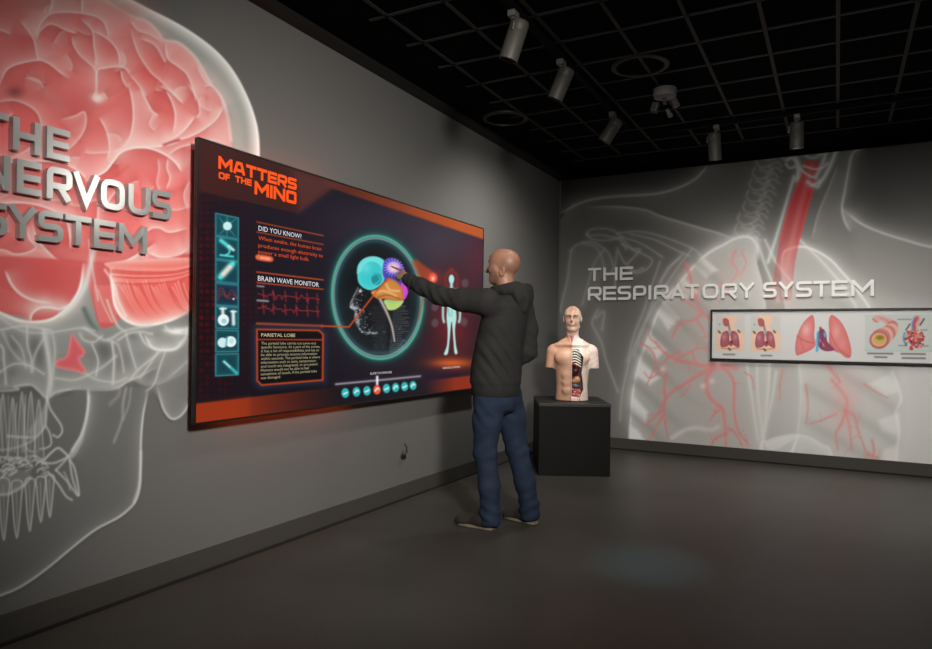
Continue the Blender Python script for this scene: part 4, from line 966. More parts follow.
# ================================================================== framed lung chart
def paint_chart():
    c = Canvas(700, 296, 1010, 378, 3.0, (216, 216, 215), 1.0)
    SK = (240, 204, 178); ED = (150, 120, 100)
    def torso(x, y, w, h, up):
        c.fill([(x, y), (x+w, y+.1), (x+w, y+h), (x, y+h)], (210, 207, 202), 1, .5, smooth=False)
        X = lambda u: x+u*w; Y = lambda v: y+v*h
        c.fill([(X(.0), Y(1)), (X(.0), Y(.55)), (X(.12), Y(.46)), (X(.34), Y(.42)), (X(.38), Y(.32)), (X(.27), Y(.30)), (X(.22), Y(.20)), (X(.24), Y(.05)), (X(.3), Y(0)), (X(.72), Y(0)), (X(.74), Y(.15)), (X(.64), Y(.30)), (X(.68), Y(.42)), (X(.88), Y(.46)), (X(1), Y(.55)), (X(1), Y(1))], SK, 1, .5, smooth=False)
        c.fill([(X(.24), Y(.12)), (X(.34), Y(.08)), (X(.44), Y(.14)), (X(.46), Y(.28)), (X(.38), Y(.32)), (X(.27), Y(.28))], (180, 96, 92), 1, .4)
        c.line([(X(.44), Y(.28)), (X(.47), Y(.40)), (X(.49), Y(.56))], 1.0, (120, 110, 130), .9); c.line([(X(.47), Y(.44)), (X(.49), Y(.56))], .8, (150, 190, 210), .9)
        c.fill([(X(.42), Y(.47)), (X(.34), Y(.45)), (X(.22), Y(.52)), (X(.16), Y(.70)), (X(.17), Y(.88)), (X(.3), Y(.9)), (X(.44), Y(.84)), (X(.46), Y(.6))], (178, 96, 106), 1, .5, edge=(140, 66, 80), ew=.9, ea=.8)
        c.fill([(X(.54), Y(.47)), (X(.62), Y(.45)), (X(.74), Y(.52)), (X(.80), Y(.70)), (X(.81), Y(.9)), (X(.68), Y(.88)), (X(.56), Y(.78)), (X(.52), Y(.6))], (178, 96, 106), 1, .5, edge=(140, 66, 80), ew=.9, ea=.8)
        c.glow((X(.28), Y(.62)), (2, 3), (206, 150, 170), .8); c.glow((X(.68), Y(.62)), (2, 3), (206, 150, 170), .7); c.disc((X(.52), Y(.80)), (2.2, 2.6), (150, 60, 70), .9); c.disc((X(.54), Y(.76)), 1, (90, 40, 60), .9)
        c.line([(X(.2), Y(.93)), (X(.5), Y(.96)), (X(.8), Y(.93))], .7, (206, 130, 110), .8)
        for (u, v) in ((.12, .48), (.80, .46), (.47, .97)): c.line([(X(u)-.8, Y(v)-.8), (X(u)+.8, Y(v)+.8)], .8, (70, 40, 40), .9)
        c.disc((X(.13), Y(.26)), .8, (80, 170, 214), .9)
    torso(716, 315.3, 28.6, 35, 0); torso(750.8, 315.3, 29.6, 35.6, 1)
    for (a, b_, y) in ((723.5, 734.5, 354.4), (761.5, 771.5, 355.6)): c.line([(a, y), (b_, y+.1)], .9, (70, 70, 70), .55); 
    # big pair of lungs
    c.fill([(811, 315.4), (813.6, 317), (814.6, 326), (814, 336), (815.4, 344), (812, 349), (803, 353.4), (797, 355), (795.4, 350), (796, 341), (799, 331), (804, 322)], (226, 134, 132), 1, .6, edge=(206, 100, 100), ew=2, ea=.7)
    c.fill([(831, 315.4), (834, 315.8), (840, 321), (845, 329), (848.4, 338), (851, 349), (850.4, 357), (846, 357.4), (840, 353), (834, 350.6), (829.6, 344), (829.4, 332), (829, 321)], (224, 130, 128), 1, .6, edge=(206, 98, 98), ew=2, ea=.7)
    c.glow((806, 330), (4, 6), (240, 190, 188), .75); c.glow((836, 332), (4, 7), (236, 170, 168), .7); c.glow((842, 344), (4, 6), (232, 150, 148), .6)
    c.line([(797, 336), (805, 341), (813, 343)], .7, (196, 96, 98), .75); c.line([(800, 339), (804, 350)], .6, (200, 104, 104), .6); c.line([(830, 333), (838, 348), (849, 356)], .7, (196, 96, 98), .6)
    c.fill([(819, 331), (823, 329), (826, 334), (827, 341), (831, 346), (834, 350), (826, 351), (820, 348), (817, 341)], (150, 70, 92), 1, .6, edge=(110, 50, 84), ew=1.2, ea=.7)
    c.line([(817.8, 333), (817.4, 342), (817, 350.6)], 1.3, (74, 170, 226), .95); c.line([(824.6, 333.6), (825, 336)], 1.3, (96, 180, 232), .95); c.line([(820.4, 328), (822, 334)], 1.2, (110, 60, 80), .9); c.line([(820, 340), (824, 346)], .8, (220, 150, 170), .8); c.line([(823, 336), (821, 346)], .6, (80, 40, 90), .8)
    # airway cross section and air sacs on a tinted card
    c.fill([(865, 315.6), (935, 315), (935, 352), (865, 351.4)], (202, 208, 204), 1, .5, smooth=False); c.line([(865, 315.6), (935, 315)], .6, (176, 208, 196), .8); c.line([(865, 350.6), (935, 351.2)], .7, (176, 208, 196), .9)
    for i, (x, y, r) in enumerate([(889.5, 322.5, 4.4), (892.5, 326, 5.6), (891.5, 330, 6.6), (888, 333, 7.6), (884.5, 335.5, 8.6), (881, 338, 9.4)]):
        c.disc((x, y), r, (206, 130, 124) if i % 2 else (226, 176, 160), 1, f=.6); c.line([(x-r*.7, y-r*.7), (x+r*.5, y+r*.8)], .6, (170, 84, 88), .5)
    c.disc((879, 340), (9.6, 9.0), (196, 104, 108), 1, f=.6); c.disc((879, 339.6), (7.6, 6.8), (226, 176, 150), 1, f=.6); c.disc((879.4, 339.4), (6.2, 5.2), (206, 180, 88), 1, f=.6); c.disc((880, 337.6), (4, 2.4), (150, 116, 50), .9, f=.8)
    c.line([(887, 321), (882, 318.5), (877, 318)], 2.4, (216, 150, 146), .95); c.disc((876, 319.6), (3.6, 3.2), (222, 168, 164), 1); c.line([(873, 319), (877, 322)], .6, (176, 100, 100), .7)
    rs = random.Random(2)
    for k in range(60):
        a = rs.uniform(0, 6.28); r = 10*math.sqrt(rs.random()); x, y = 914.4+r*math.cos(a), 339.6+r*.98*math.sin(a)
        c.disc((x, y), rs.uniform(1.2, 2.0), rs.choice([(206, 84, 90), (196, 70, 80), (176, 60, 74), (226, 130, 126)]), 1, f=.4)
    for k in range(22):
        a = rs.uniform(0, 6.28); r = 10*math.sqrt(rs.random()); c.disc((914.4+r*math.cos(a), 339.6+r*math.sin(a)), .9, rs.choice([(150, 190, 70), (80, 130, 60), (90, 40, 60), (236, 190, 176)]), 1, f=.4)
    c.line([(904.5, 333), (903.5, 339), (906, 345)], 1.0, (80, 150, 214), .9); c.line([(915, 330), (914, 324), (917, 318)], 2.2, (206, 70, 76), .95); c.line([(912.6, 329), (913, 323), (914, 318)], .8, (90, 140, 206), .9); c.line([(916, 330), (918, 324), (920, 319)], .8, (236, 150, 150), .9)
    c.line([(906, 330), (910, 324)], .7, (40, 40, 50), .8); c.line([(920, 325), (924, 319)], .9, (60, 60, 60), .85)
    for (a, b_, y) in ((898, 911, 319.4), (921, 927, 330), (921, 928, 346), (899, 906, 345.6)): c.line([(a, y), (b_, y)], .8, (90, 90, 96), .45)
    for (a, b_, y) in ((868, 892.5, 353.4), (875, 886.5, 357), (901.5, 925, 353.8), (902.5, 925, 358)): c.line([(a, y), (b_, y+.3)], .95, (56, 56, 58), .6)
    for x in (945, 975): torso(x, 316, 27, 35, 0)
    return c
PX0, PX1, PZ0, PZ1 = 1.685, 3.86, 1.012, 1.530
ch = empty('lung_chart', (PX0, YB, PZ0), 0, 'long black-framed white chart of lung drawings on the back wall', 'framed chart')
coff = Vector(ch.location)
def chp(o): o.parent = ch; o.matrix_parent_inverse = Matrix.Translation(-coff); return o
b = MB(); f = .017
for lo, hi in (((PX0, PZ0), (PX0+f, PZ1)), ((PX1-f, PZ0), (PX1, PZ1)), ((PX0+f, PZ0), (PX1-f, PZ0+f)), ((PX0+f, PZ1-f), (PX1-f, PZ1))):
    b.box((lo[0], YB-.05, lo[1]), (hi[0], YB-.003, hi[1]))
chp(b.build('frame', mat('black_frame', (26, 24, 23), .4)))
chp(MB().box((PX0+.004, YB-.02, PZ0+.004), (PX1-.004, YB-.004, PZ1-.004)).build('backing_board', mat('white_board', (200, 200, 199), .6)))
us = np.linspace(PX0+f*.8, PX1-f*.8, 700); zs = np.linspace(PZ0+f*.8, PZ1-f*.8, 200)
chp(link('printed_sheet', art_mesh('printed_sheet', paint_chart(), 'y', YB-.0215, us, zs), print_mat('printed_chart', .5)))
# ================================================================== ceiling fittings
m_can = mat('warm_grey_spotlight', (74, 72, 66), .55)
m_stem = mat('grey_spotlight_arm', (112, 110, 104), .45, metal=.2)
m_lens = mat('spotlight_lens', (160, 158, 150), .2)
LAMPS = []
tr1 = MB().box((1.225, .9, ZC-.045), (1.265, 5.75, ZC-.008), .003).build('lighting_track', mat('black_track', (6, 6, 6), .8, spec=.1))
tag(tr1, 'long black track on the ceiling running parallel to the left wall', 'light track')
tr2 = MB().box((1.55, 5.955, ZC-.045), (5.2, 5.995, ZC-.008), .003).build('lighting_track', bpy.data.materials['black_track'])
tag(tr2, 'black track on the ceiling running parallel to the back wall', 'light track')
def track_spot(loc, aim, L, rad, label, sh=(.045, 0, 0)):
    root = empty('track_spotlight', loc, 0, label, 'spotlight', 'grey track spotlights on the ceiling')
    MB().box((-.022, -.034, -.034), (.022, .034, .0), .004).build('adapter', m_stem, root)
    d = Vector(aim).normalized(); top = Vector(sh)+Vector((0, 0, -.06)); side = d.cross(Vector((0, 0, 1)))
    side = Vector((1, 0, 0)) if side.length < .05 else side.normalized()
    MB().tube([(0, 0, -.03), (0, 0, -.05)], .011, 12).build('stem', m_stem, root, True)
    c0 = top+d*.03; arm = side*(rad+.004)
    MB().tube([(0, 0, -.045), Vector((0, 0, -.06))-side*.02, c0+d*.0-arm, c0+d*.04-arm], .008, 8).build('yoke', m_stem, root, True)
    q = d.to_track_quat('Z', 'Y').to_matrix().to_4x4(); T = Matrix.Translation(top) @ q
    MB().lathe([(0, 0), (rad*.86, 0), (rad, .012), (rad, L*.27), (rad*.975, L*.28), (rad, L*.29), (rad, L), (rad*.9, L), (rad*.88, L-.03), (0, L-.03)], T, 36).build('lamp_can', m_can, root, True)
    MB().lathe([(0, L-.024), (rad*.86, L-.024), (rad*.86, L-.029), (0, L-.029)], T, 24).build('lens', m_lens, root, True)
    LAMPS.append(Vector(loc)+top+d*(L+.012))
    return root
ztr = ZC-.045
track_spot((1.254-.009, 3.386, ztr), (-.34, .0, -.94), .215, .053, 'warm grey track spotlight highest in view, aimed at the left wall')
track_spot((1.245, 4.124, ztr), (-.42, .0, -.9), .205, .051, 'warm grey track spotlight in the middle of the left wall track')
track_spot((1.245, 5.264, ztr), (-.55, -.05, -.83), .20, .051, 'warm grey track spotlight nearest the room corner, aimed at left wall')
track_spot((1.925, 5.975, ztr), (.02, .25, -.96), .225, .052, 'warm grey track spotlight hanging above the shoulder outline on the back wall', (-.02, 0, 0))
track_spot((2.532, 5.975, ztr), (-.0, .12, -.99), .2, .052, 'warm grey track spotlight hanging above the red windpipe on the back wall', (-.0, 0, 0))
# round mount with a small projector head
cm = empty('ceiling_projector', (1.704, 5.039, ZC-.008), 0, 'white round ceiling mount with a small dark projector head under it', 'ceiling device')
MB().lathe([(0, 0), (.082, 0), (.084, -.035), (.078, -.06), (.05, -.064), (0, -.064)], None, 36).build('mount', mat('white_mount', (132, 130, 128), .5), cm, True)
m_dk = mat('dark_projector', (66, 65, 62), .45)
MB().tube([(0, 0, -.06), (0, .0, -.11)], .014, 12).build('neck', m_dk, cm, True)
for bb in (MB().box((-.055, -.03, -.175), (-.006, .03, -.105), .008, Matrix.Rotation(.3, 4, 'Y')), MB().box((.0, -.022, -.165), (.05, .022, -.105), .008, Matrix.Rotation(-.4, 4, 'Y'))): bb.build('projector_head', m_dk, cm)
MB().cyl((.02, -.01, -.16), (.05, -.035, -.215), .014, .018, 20).build('projector_lens', mat('grey_lens_barrel', (100, 99, 96), .35), cm, True)
for (x, y), lab in (((1.648, 4.54), 'faint round black speaker ring among the ceiling tiles beside the projector mount'), ((.365, 5.127), 'faint round black speaker ring in the ceiling close above the left wall')):
    sp = empty('ceiling_speaker', (x, y, ZC), 0, lab, 'ceiling speaker', 'ceiling speakers')
    MB().lathe([(.155, -.001), (.158, -.016), (.172, -.018), (.19, -.010), (.192, -.001)], None, 48).build('ring', mat('speaker_ring', (24, 24, 23), .6), sp, True)
    MB().lathe([(0, -.006), (.156, -.005), (.156, -.001), (0, -.001)], None, 40).build('grille', mat('speaker_grille', (4, 4, 4), .95, spec=.05), sp, True)

# ================================================================== pedestal
a0 = on_z(535.5, 475.5); a1 = on_z(610.5, 477.0)
ang = math.atan2(a1[1]-a0[1], a1[0]-a0[0]); wd = float(np.hypot(a1[0]-a0[0], a1[1]-a0[1]))
PW, PD, PH = wd-.022, .78, .640
mid = (a0+a1)/2; nx, ny = -math.sin(ang), math.cos(ang)
mid = mid+np.array((math.cos(ang), math.sin(ang), 0))*.010
pc = (mid[0]+nx*PD/2, mid[1]+ny*PD/2)
pe = empty('display_pedestal', (pc[0], pc[1], 0), ang, 'black box pedestal in the room corner carrying the anatomical torso', 'pedestal')
m_ped = mat('black_laminate', (12, 12, 12), .65, spec=.2, noise=.1, nscale=4); m_pt = mat('dark_grey_top', (34, 33, 33), .5)
MB().box((-PW/2+.003, -PD/2+.003, 0), (PW/2-.003, PD/2-.003, PH-.03), .003).build('body', m_ped, pe)
MB().box((-PW/2, -PD/2, PH-.03), (PW/2, PD/2, PH), .004).build('top', m_pt, pe)
# ================================================================== organic shapes: distance fields turned into one continuous skin
def A3(*p): return np.array(p, float)
def cap(P, a, b, ra, rb=None):
    rb = ra if rb is None else rb
    a, b = np.asarray(a, float), np.asarray(b, float); d = b-a
    t = np.clip(((P-a)@d)/max(d@d, 1e-9), 0, 1)
    return np.linalg.norm(P-a-t[:, None]*d, axis=1)-(ra+(rb-ra)*t)
def ell(P, c, r, M=None):
    q = P-np.asarray(c, float)
    if M is not None: q = q@M
    r = np.asarray(r, float); k0 = np.linalg.norm(q/r, axis=1); k1 = np.linalg.norm(q/(r*r), axis=1)
    return k0*(k0-1)/np.maximum(k1, 1e-9)
def smin(a, b, k):
    h = np.clip(.5+.5*(b-a)/k, 0, 1); return b+(a-b)*h-k*h*(1-h)
def smax(a, b, k): return -smin(-a, -b, k)
def chain(P, pts, rads, k=.02):
    d = None
    for i in range(len(pts)-1):
        e = cap(P, pts[i], pts[i+1], rads[i], rads[i+1]); d = e if d is None else smin(d, e, k)
    return d
def loft(P, rows, cap_k=.02):
    """upright body of elliptical sections: rows of (z, cx, cy, rx, ry)"""
    T = np.array(rows); z = np.clip(P[:, 2], T[0, 0], T[-1, 0])
    cx, cy, rx, ry = (np.interp(z, T[:, 0], T[:, i]) for i in (1, 2, 3, 4))
    q = np.hypot((P[:, 0]-cx)/rx, (P[:, 1]-cy)/ry)
    d = (q-1)*np.minimum(rx, ry)
    return smax(d, np.maximum(T[0, 0]-P[:, 2], P[:, 2]-T[-1, 0]), cap_k)
def rotm(ax, an):
    return np.array(Matrix.Rotation(an, 3, ax))
def skin(f, lo, hi, h, bs=12):
    """surface nets over a sparse block grid"""
    lo = np.asarray(lo, float); n = np.ceil((np.asarray(hi)-lo)/h/bs).astype(int)*bs+1
    D = np.full(n, 1.0, np.float32)
    nb = (n-1)//bs
    cs = np.stack(np.meshgrid(*[np.arange(k) for k in nb], indexing='ij'), -1).reshape(-1, 3)
    cc = lo+(cs+.5)*bs*h; dv = f(cc); lim = bs*h*.87*1.6+.03
    o = np.arange(bs+1); og = np.stack(np.meshgrid(o, o, o, indexing='ij'), -1).reshape(-1, 3)
    for c, d in zip(cs, dv):
        s = tuple(slice(k*bs, k*bs+bs+1) for k in c)
        if abs(d) > lim:
            if d < 0: D[s] = np.where(D[s] == 1.0, -1.0, D[s])
            continue
        D[s] = f(lo+(c*bs+og)*h).reshape(bs+1, bs+1, bs+1)
    S = D < 0
    m = n-1; cnt = np.zeros(m, np.int8)
    for i in (0, 1):
        for j in (0, 1):
            for k in (0, 1): cnt += S[i:m[0]+i, j:m[1]+j, k:m[2]+k]
    act = (cnt > 0) & (cnt < 8)
    I = np.argwhere(act); vid = np.full(m, -1, np.int32); vid[tuple(I.T)] = np.arange(len(I))
    acc = np.zeros((len(I), 3)); w = np.zeros(len(I))
    cor = [(i, j, k) for i in (0, 1) for j in (0, 1) for k in (0, 1)]
    for a in cor:
        for ax in range(3):
            if a[ax]: continue
            b = list(a); b[ax] = 1
            da = D[tuple((I+a).T)]; db = D[tuple((I+b).T)]
            x = (da < 0) != (db < 0)
            t = np.where(x, da/np.where(x, da-db, 1), 0)
            p = np.repeat(np.array(a, float)[None], len(I), 0); p[:, ax] += t
            acc[x] += p[x]; w[x] += 1
    V = lo+(I+acc/np.maximum(w, 1)[:, None])*h
    Q = []
    for ax in range(3):
        u, v = (ax+1) % 3, (ax+2) % 3
        sl0 = [slice(1, k) for k in m]; sl0[ax] = slice(0, m[ax])
        s0 = S[tuple(slice(s.start, s.stop) for s in sl0)]
        sl1 = list(sl0); sl1[ax] = slice(1, m[ax]+1); s1 = S[tuple(sl1)]
        x = np.argwhere(s0 != s1)
        if not len(x): continue
        base = x+np.array([s.start for s in sl0]); flip = s0[tuple(x.T)]
        def vv(du, dv_):
            q = base.copy(); q[:, u] += du; q[:, v] += dv_; return vid[tuple(q.T)]
        q = np.stack((vv(-1, -1), vv(0, -1), vv(0, 0), vv(-1, 0)), 1)
        q[~flip] = q[~flip][:, ::-1]
        Q.append(q)
    Q = np.vstack(Q); Q = Q[(Q >= 0).all(1)]
    return V, Q
def soft(V, Q, it=2):
    e = np.vstack((Q[:, [0, 1]], Q[:, [1, 2]], Q[:, [2, 3]], Q[:, [3, 0]]))
    for _ in range(it):
        s = np.zeros_like(V); n = np.zeros(len(V))
        np.add.at(s, e[:, 0], V[e[:, 1]]); np.add.at(s, e[:, 1], V[e[:, 0]]); np.add.at(n, e[:, 0], 1); np.add.at(n, e[:, 1], 1)
        V = V*.5+.5*s/np.maximum(n, 1)[:, None]
    return V
def organic(name, f, lo, hi, h, m, parent, off=None, it=1, ink=None):
    V, Q = skin(f, lo, hi, h); V = soft(V, Q, it)
    col = ink(V) if ink else None
    if off is not None: V = V-np.asarray(off)
    me = from_np(V, Q, name)
    if col is not None: set_ink(me, col)
    return link(name, me, m, parent, True)

# ------------------------------------------------------------------ the visitor
O = A3(.945, 3.925, 0)
pm = empty('person', tuple(O), 0, 'bald person in a charcoal hoodie and blue jeans touching the screen with one hand', 'person')
ShL, ElL, WrL = A3(.915, 3.748, 1.435), A3(.585, 3.735, 1.478), A3(.285, 3.783, 1.606)
TIP = A3(.108, 3.872, 1.700)
ShR, ElR, WrR = A3(.995, 4.09, 1.42), A3(1.045, 4.10, 1.125), A3(.86, 4.04, 1.0)
HipL, KnL, AnL = A3(.893, 3.850, .86), A3(.880, 3.822, .49), A3(.918, 3.825, .085)
HipR, KnR, AnR = A3(.935, 4.010, .86), A3(1.0, 4.045, .49), A3(1.075, 4.085, .085)
H0 = A3(.938, 3.935, 1.668)
HM = np.array(((-1, 0, 0), (0, -1, 0), (0, 0, 1.)))           # head frame: forward -X, left -Y
tilt = rotm('Y', math.radians(2))
def hd(f, l, u): return H0+tilt@A3(-f, -l, u)
d_ = (TIP-WrL)/np.linalg.norm(TIP-WrL); n_ax = A3(-.1, .62, -.78); n_ax = n_ax-d_*(n_ax@d_); n_ax /= np.linalg.norm(n_ax); s_ax = np.cross(n_ax, d_)   # palm turned down and inward
if s_ax[2] < 0: s_ax = -s_ax
def hp(a, s, n): return WrL+d_*a+s_ax*s+n_ax*n
HN = np.stack((d_, s_ax, n_ax), 1)
def hand(P):
    d = ell(P, hp(.058, -.002, .002), (.052, .040, .0165), HN)
    d = smin(d, cap(P, hp(-.03, 0, 0), hp(.03, 0, 0), .026, .027), .025)
    d = smin(d, cap(P, hp(.03, .018, .01), hp(.055, .028, .016), .016, .014), .015)
    fing = [([(.088, .030, .0), (.131, .034, .004), (.165, .018, .0), (.19, .0, .0)], None, (.0098, .009, .0082, .0072)),
            ([(.094, .010, .0), (.128, .010, .020), (.112, .006, .044), (.088, .004, .040)], None, (.0100, .0092, .0085, .0076)),
            ([(.088, -.010, .0), (.120, -.011, .022), (.104, -.012, .046), (.080, -.011, .042)], None, (.0096, .0088, .0082, .0074)),
            ([(.079, -.028, .0), (.106, -.030, .020), (.092, -.030, .040), (.072, -.028, .036)], None, (.0086, .0078, .0072, .0066))]
    for i, (p, _, r) in enumerate(fing):
        p = [hp(*q) for q in p]
        if i == 0: p = [hp(.088, .030, 0), hp(.128, .030, .004), hp(.160, .016, .003), TIP]
        d = smin(d, chain(P, p, r, .004), .005)
    d = smin(d, chain(P, [hp(.035, .026, .014), hp(.066, .036, .030), hp(.092, .024, .042), hp(.104, .012, .050)], (.0135, .0115, .0100, .0085), .005), .008)
    return d
def head(P):
    q = (P-H0)@tilt; q = np.stack((-q[:, 0], -q[:, 1], q[:, 2]), 1); al = np.abs(q[:, 1])
    qs = np.stack((q[:, 0], al, q[:, 2]), 1)
    d = ell(q, (-.014, 0, .030), (.101, .079, .088))
    d = smin(d, ell(q, (.020, 0, .050), (.070, .066, .060)), .03)
    d = smin(d, ell(q, (.038, 0, -.020), (.056, .060, .072)), .03)
    d = smin(d, ell(q, (.026, 0, -.072), (.054, .050, .040)), .03)
    d = smin(d, ell(q, (.062, 0, -.098), (.018, .022, .016)), .02)        # chin
    d = smin(d, cap(qs, (.0, .058, -.055), (.06, .034, -.088), .022, .018), .025)   # jaw line
    d = smin(d, cap(qs, (.070, .012, .026), (.064, .042, .026), .014, .012), .014)   # brow
    d = smin(d, cap(qs, (.062, .044, -.018), (.030, .058, -.014), .018), .02)        # cheek bone
    d = smax(d, -ell(qs, (.094, .032, .008), (.016, .016, .010)), .012)              # eye socket
    d = smin(d, ell(qs, (.072, .032, .008), (.012, .013, .011)), .004)
    d = smin(d, chain(q, [(.084, 0, .022), (.098, 0, -.004), (.113, 0, -.026)], (.009, .010, .0125), .008), .010)
    d = smin(d, ell(qs, (.098, .013, -.028), (.012, .008, .008)), .008)
    d = smin(d, cap(qs, (.085, .0, -.056), (.074, .020, -.058), .007, .005), .006)   # lips
    d = smin(d, cap(qs, (.081, .0, -.069), (.071, .018, -.067), .008, .005), .006)
    d = smax(d, -cap(qs, (.095, 0, -.0625), (.079, .024, -.0635), .003), .005)
    e = ell(qs, (-.034, .079, -.034), (.021, .010, .033), rotm('Y', -.25)@rotm('Z', .35))
    e = smax(e, -ell(qs, (-.030, .091, -.032), (.011, .008, .020)), .006)
    d = smin(d, e, .008)
    return d
neck0, neck1 = hd(-.012, 0, -.075), A3(.985, 3.937, 1.445)
def body(P):
    d = smin(head(P), cap(P, neck0, neck1, .058, .066), .03)
    d = smin(d, loft(P, [(.80, .925, 3.93, .10, .15), (1.0, .92, 3.93, .105, .14), (1.25, .95, 3.935, .105, .155), (1.40, .975, 3.94, .09, .16), (1.47, .995, 3.94, .05, .09)], .03), .03)
    d = smin(d, chain(P, [ShL, ElL, WrL], (.055, .042, .029)), .03)
    d = smin(d, chain(P, [ShR, ElR, WrR], (.055, .042, .030)), .03)
    d = smin(d, chain(P, [HipL, KnL, AnL], (.078, .052, .040)), .03)
    d = smin(d, chain(P, [HipR, KnR, AnR], (.078, .052, .040)), .03)
    return smin(d, hand(P), .012)
m_skin = bpy.data.materials.new('skin'); m_skin.use_nodes = True
nt = m_skin.node_tree; bs = nt.nodes['Principled BSDF']; at = nt.nodes.new('ShaderNodeAttribute'); at.attribute_name = 'ink'
nt.links.new(at.outputs['Color'], bs.inputs['Base Color']); bs.inputs['Roughness'].default_value = .48
bs.inputs['Subsurface Weight'].default_value = .05; bs.inputs['Subsurface Radius'].default_value = (.01, .004, .002)
def skin_ink(V):
    C = np.tile(srgb(160, 114, 92), (len(V), 1))
    q = (V-H0)@tilt; f, l, u = -q[:, 0], -q[:, 1], q[:, 2]
    hm = np.linalg.norm(q, axis=1) < .2
    stub = np.clip((-u-.03)/.03, 0, 1)*np.clip((f+.02)/.03, 0, 1)*hm*.45        # beard shadow
    fuzz = np.clip((.065-u)/.03, 0, 1)*np.clip((u+.06)/.03, 0, 1)*np.clip((-.005-f)/.03, 0, 1)*hm*.35   # cropped sides
    k = np.clip(stub+fuzz, 0, .7)[:, None]
    C = C*(1-k)+srgb(74, 55, 46)*k
    lip = (np.exp(-((u+.0625)/.009)**2)*(f > .068)*(np.abs(l) < .025)*hm*.6)[:, None]
    C = C*(1-lip)+srgb(146, 82, 74)*lip
    return C
bd = organic('body', body, (.06, 3.62, .02), (1.25, 4.25, 1.82), .0048, m_skin, pm, O, 1, skin_ink)
m_eye = mat('eye_white', (226, 222, 214), .2); m_dark = mat('dark_brown_hair', (52, 38, 30), .8)
for sgn in (1, -1):
    c = hd(.0765, .032*sgn, .009); e = MB().sph(tuple(c-O), .0118).build('eye', m_eye, pm, True)
    c2 = hd(.0862, .032*sgn, .009); MB().sph(tuple(c2-O), (.0035, .0055, .0055)).build('iris', m_dark, e, True)
    MB().tube([tuple(hd(.094, .014*sgn, .030)-O), tuple(hd(.092, .030*sgn, .036)-O), tuple(hd(.080, .047*sgn, .032)-O)], [.003, .0042, .002], 8).build('eyebrow', m_dark, pm, True)

# hoodie
def folds(P, a, b, ctr, rad, amp, n, ph=0.):
    a = np.asarray(a, float); q = P-np.asarray(ctr, float)
    w = np.exp(-np.sum((q/np.asarray(rad))**2, 1))
    return amp*w*np.sin(q@a*n+ph)
def hoodie(P):
    d = loft(P, [(.852, .900, 3.93, .142, .180), (.87, .900, 3.93, .147, .184), (.905, .898, 3.93, .150, .188), (.93, .896, 3.93, .160, .196), (1.05, .902, 3.93, .156, .190), (1.2, .922, 3.935, .146, .186), (1.32, .945, 3.937, .140, .188), (1.41, .975, 3.94, .122, .178), (1.47, .995, 3.94, .085, .12), (1.51, 1.0, 3.94, .072, .082)], .02)
    fl = folds(P, (.70, .385, .60), 0, (1.02, 3.82, 1.07), (.14, .2, .15), .009, 100)+folds(P, (.2, -.5, .85), 0, (.93, 3.76, 1.2), (.1, .1, .2), .004, 48, 1.)
    d = d+fl
    a = chain(P, [ShL, .5*(ShL+ElL)+A3(0, 0, -.008), ElL, .5*(ElL+WrL), WrL-(WrL-ElL)*.09], (.088, .070, .057, .053, .046), .03)
    t = (P-ElL)@((ShL-ElL)/np.linalg.norm(ShL-ElL))
    a = a+.0035*np.sin(P[:, 0]*95+P[:, 2]*60)*np.exp(-((P[:, 0]-.56)/.16)**2)+.0025*np.sin(P[:, 0]*150-P[:, 2]*30)*np.exp(-((P[:, 0]-.36)/.06)**2)
    d = smin(d, a, .05)
    b = chain(P, [ShR, .5*(ShR+ElR)+A3(.012, .012, 0), ElR, WrR], (.086, .072, .060, .056), .03)
    b = b+.004*np.sin(P[:, 2]*80+P[:, 0]*50)*np.exp(-((P[:, 2]-1.15)/.1)**2)
    d = smin(d, b, .035)
    return d
def hood(P):
    th = np.linspace(0, 2*PI, 17)
    pts = [A3(.985+.105*math.cos(t), 3.938+.094*math.sin(t), 1.522+.012*math.cos(t)+.006*math.cos(2*t)) for t in th]
    d = chain(P, pts, [.026+.012*(1+math.cos(t))/2 for t in th], .02)
    d = smin(d, ell(P, (1.076, 3.94, 1.478), (.062, .108, .075), rotm('Y', .25)), .03)
    d = smin(d, ell(P, (1.070, 3.93, 1.41), (.045, .055, .05)), .04)
    d = smax(d, -ell(P, (1.06, 3.938, 1.572), (.085, .066, .058)), .02)
    d = d+.005*np.sin(np.arctan2(P[:, 1]-3.94, P[:, 0]-.98)*13+P[:, 2]*40)*np.exp(-((P[:, 2]-1.44)/.05)**2)
    return d
m_hood = mat('charcoal_fleece', (45, 44, 43), .92, noise=.12, nscale=55, bump=.25, bscale=420, spec=.2)
ho = organic('hoodie', hoodie, (.22, 3.60, .83), (1.28, 4.27, 1.70), .0068, m_hood, pm, O, 1)
organic('hood', hood, (.84, 3.78, 1.32), (1.20, 4.10, 1.61), .005, m_hood, ho, None, 1).matrix_parent_inverse = Matrix.Translation(-O)
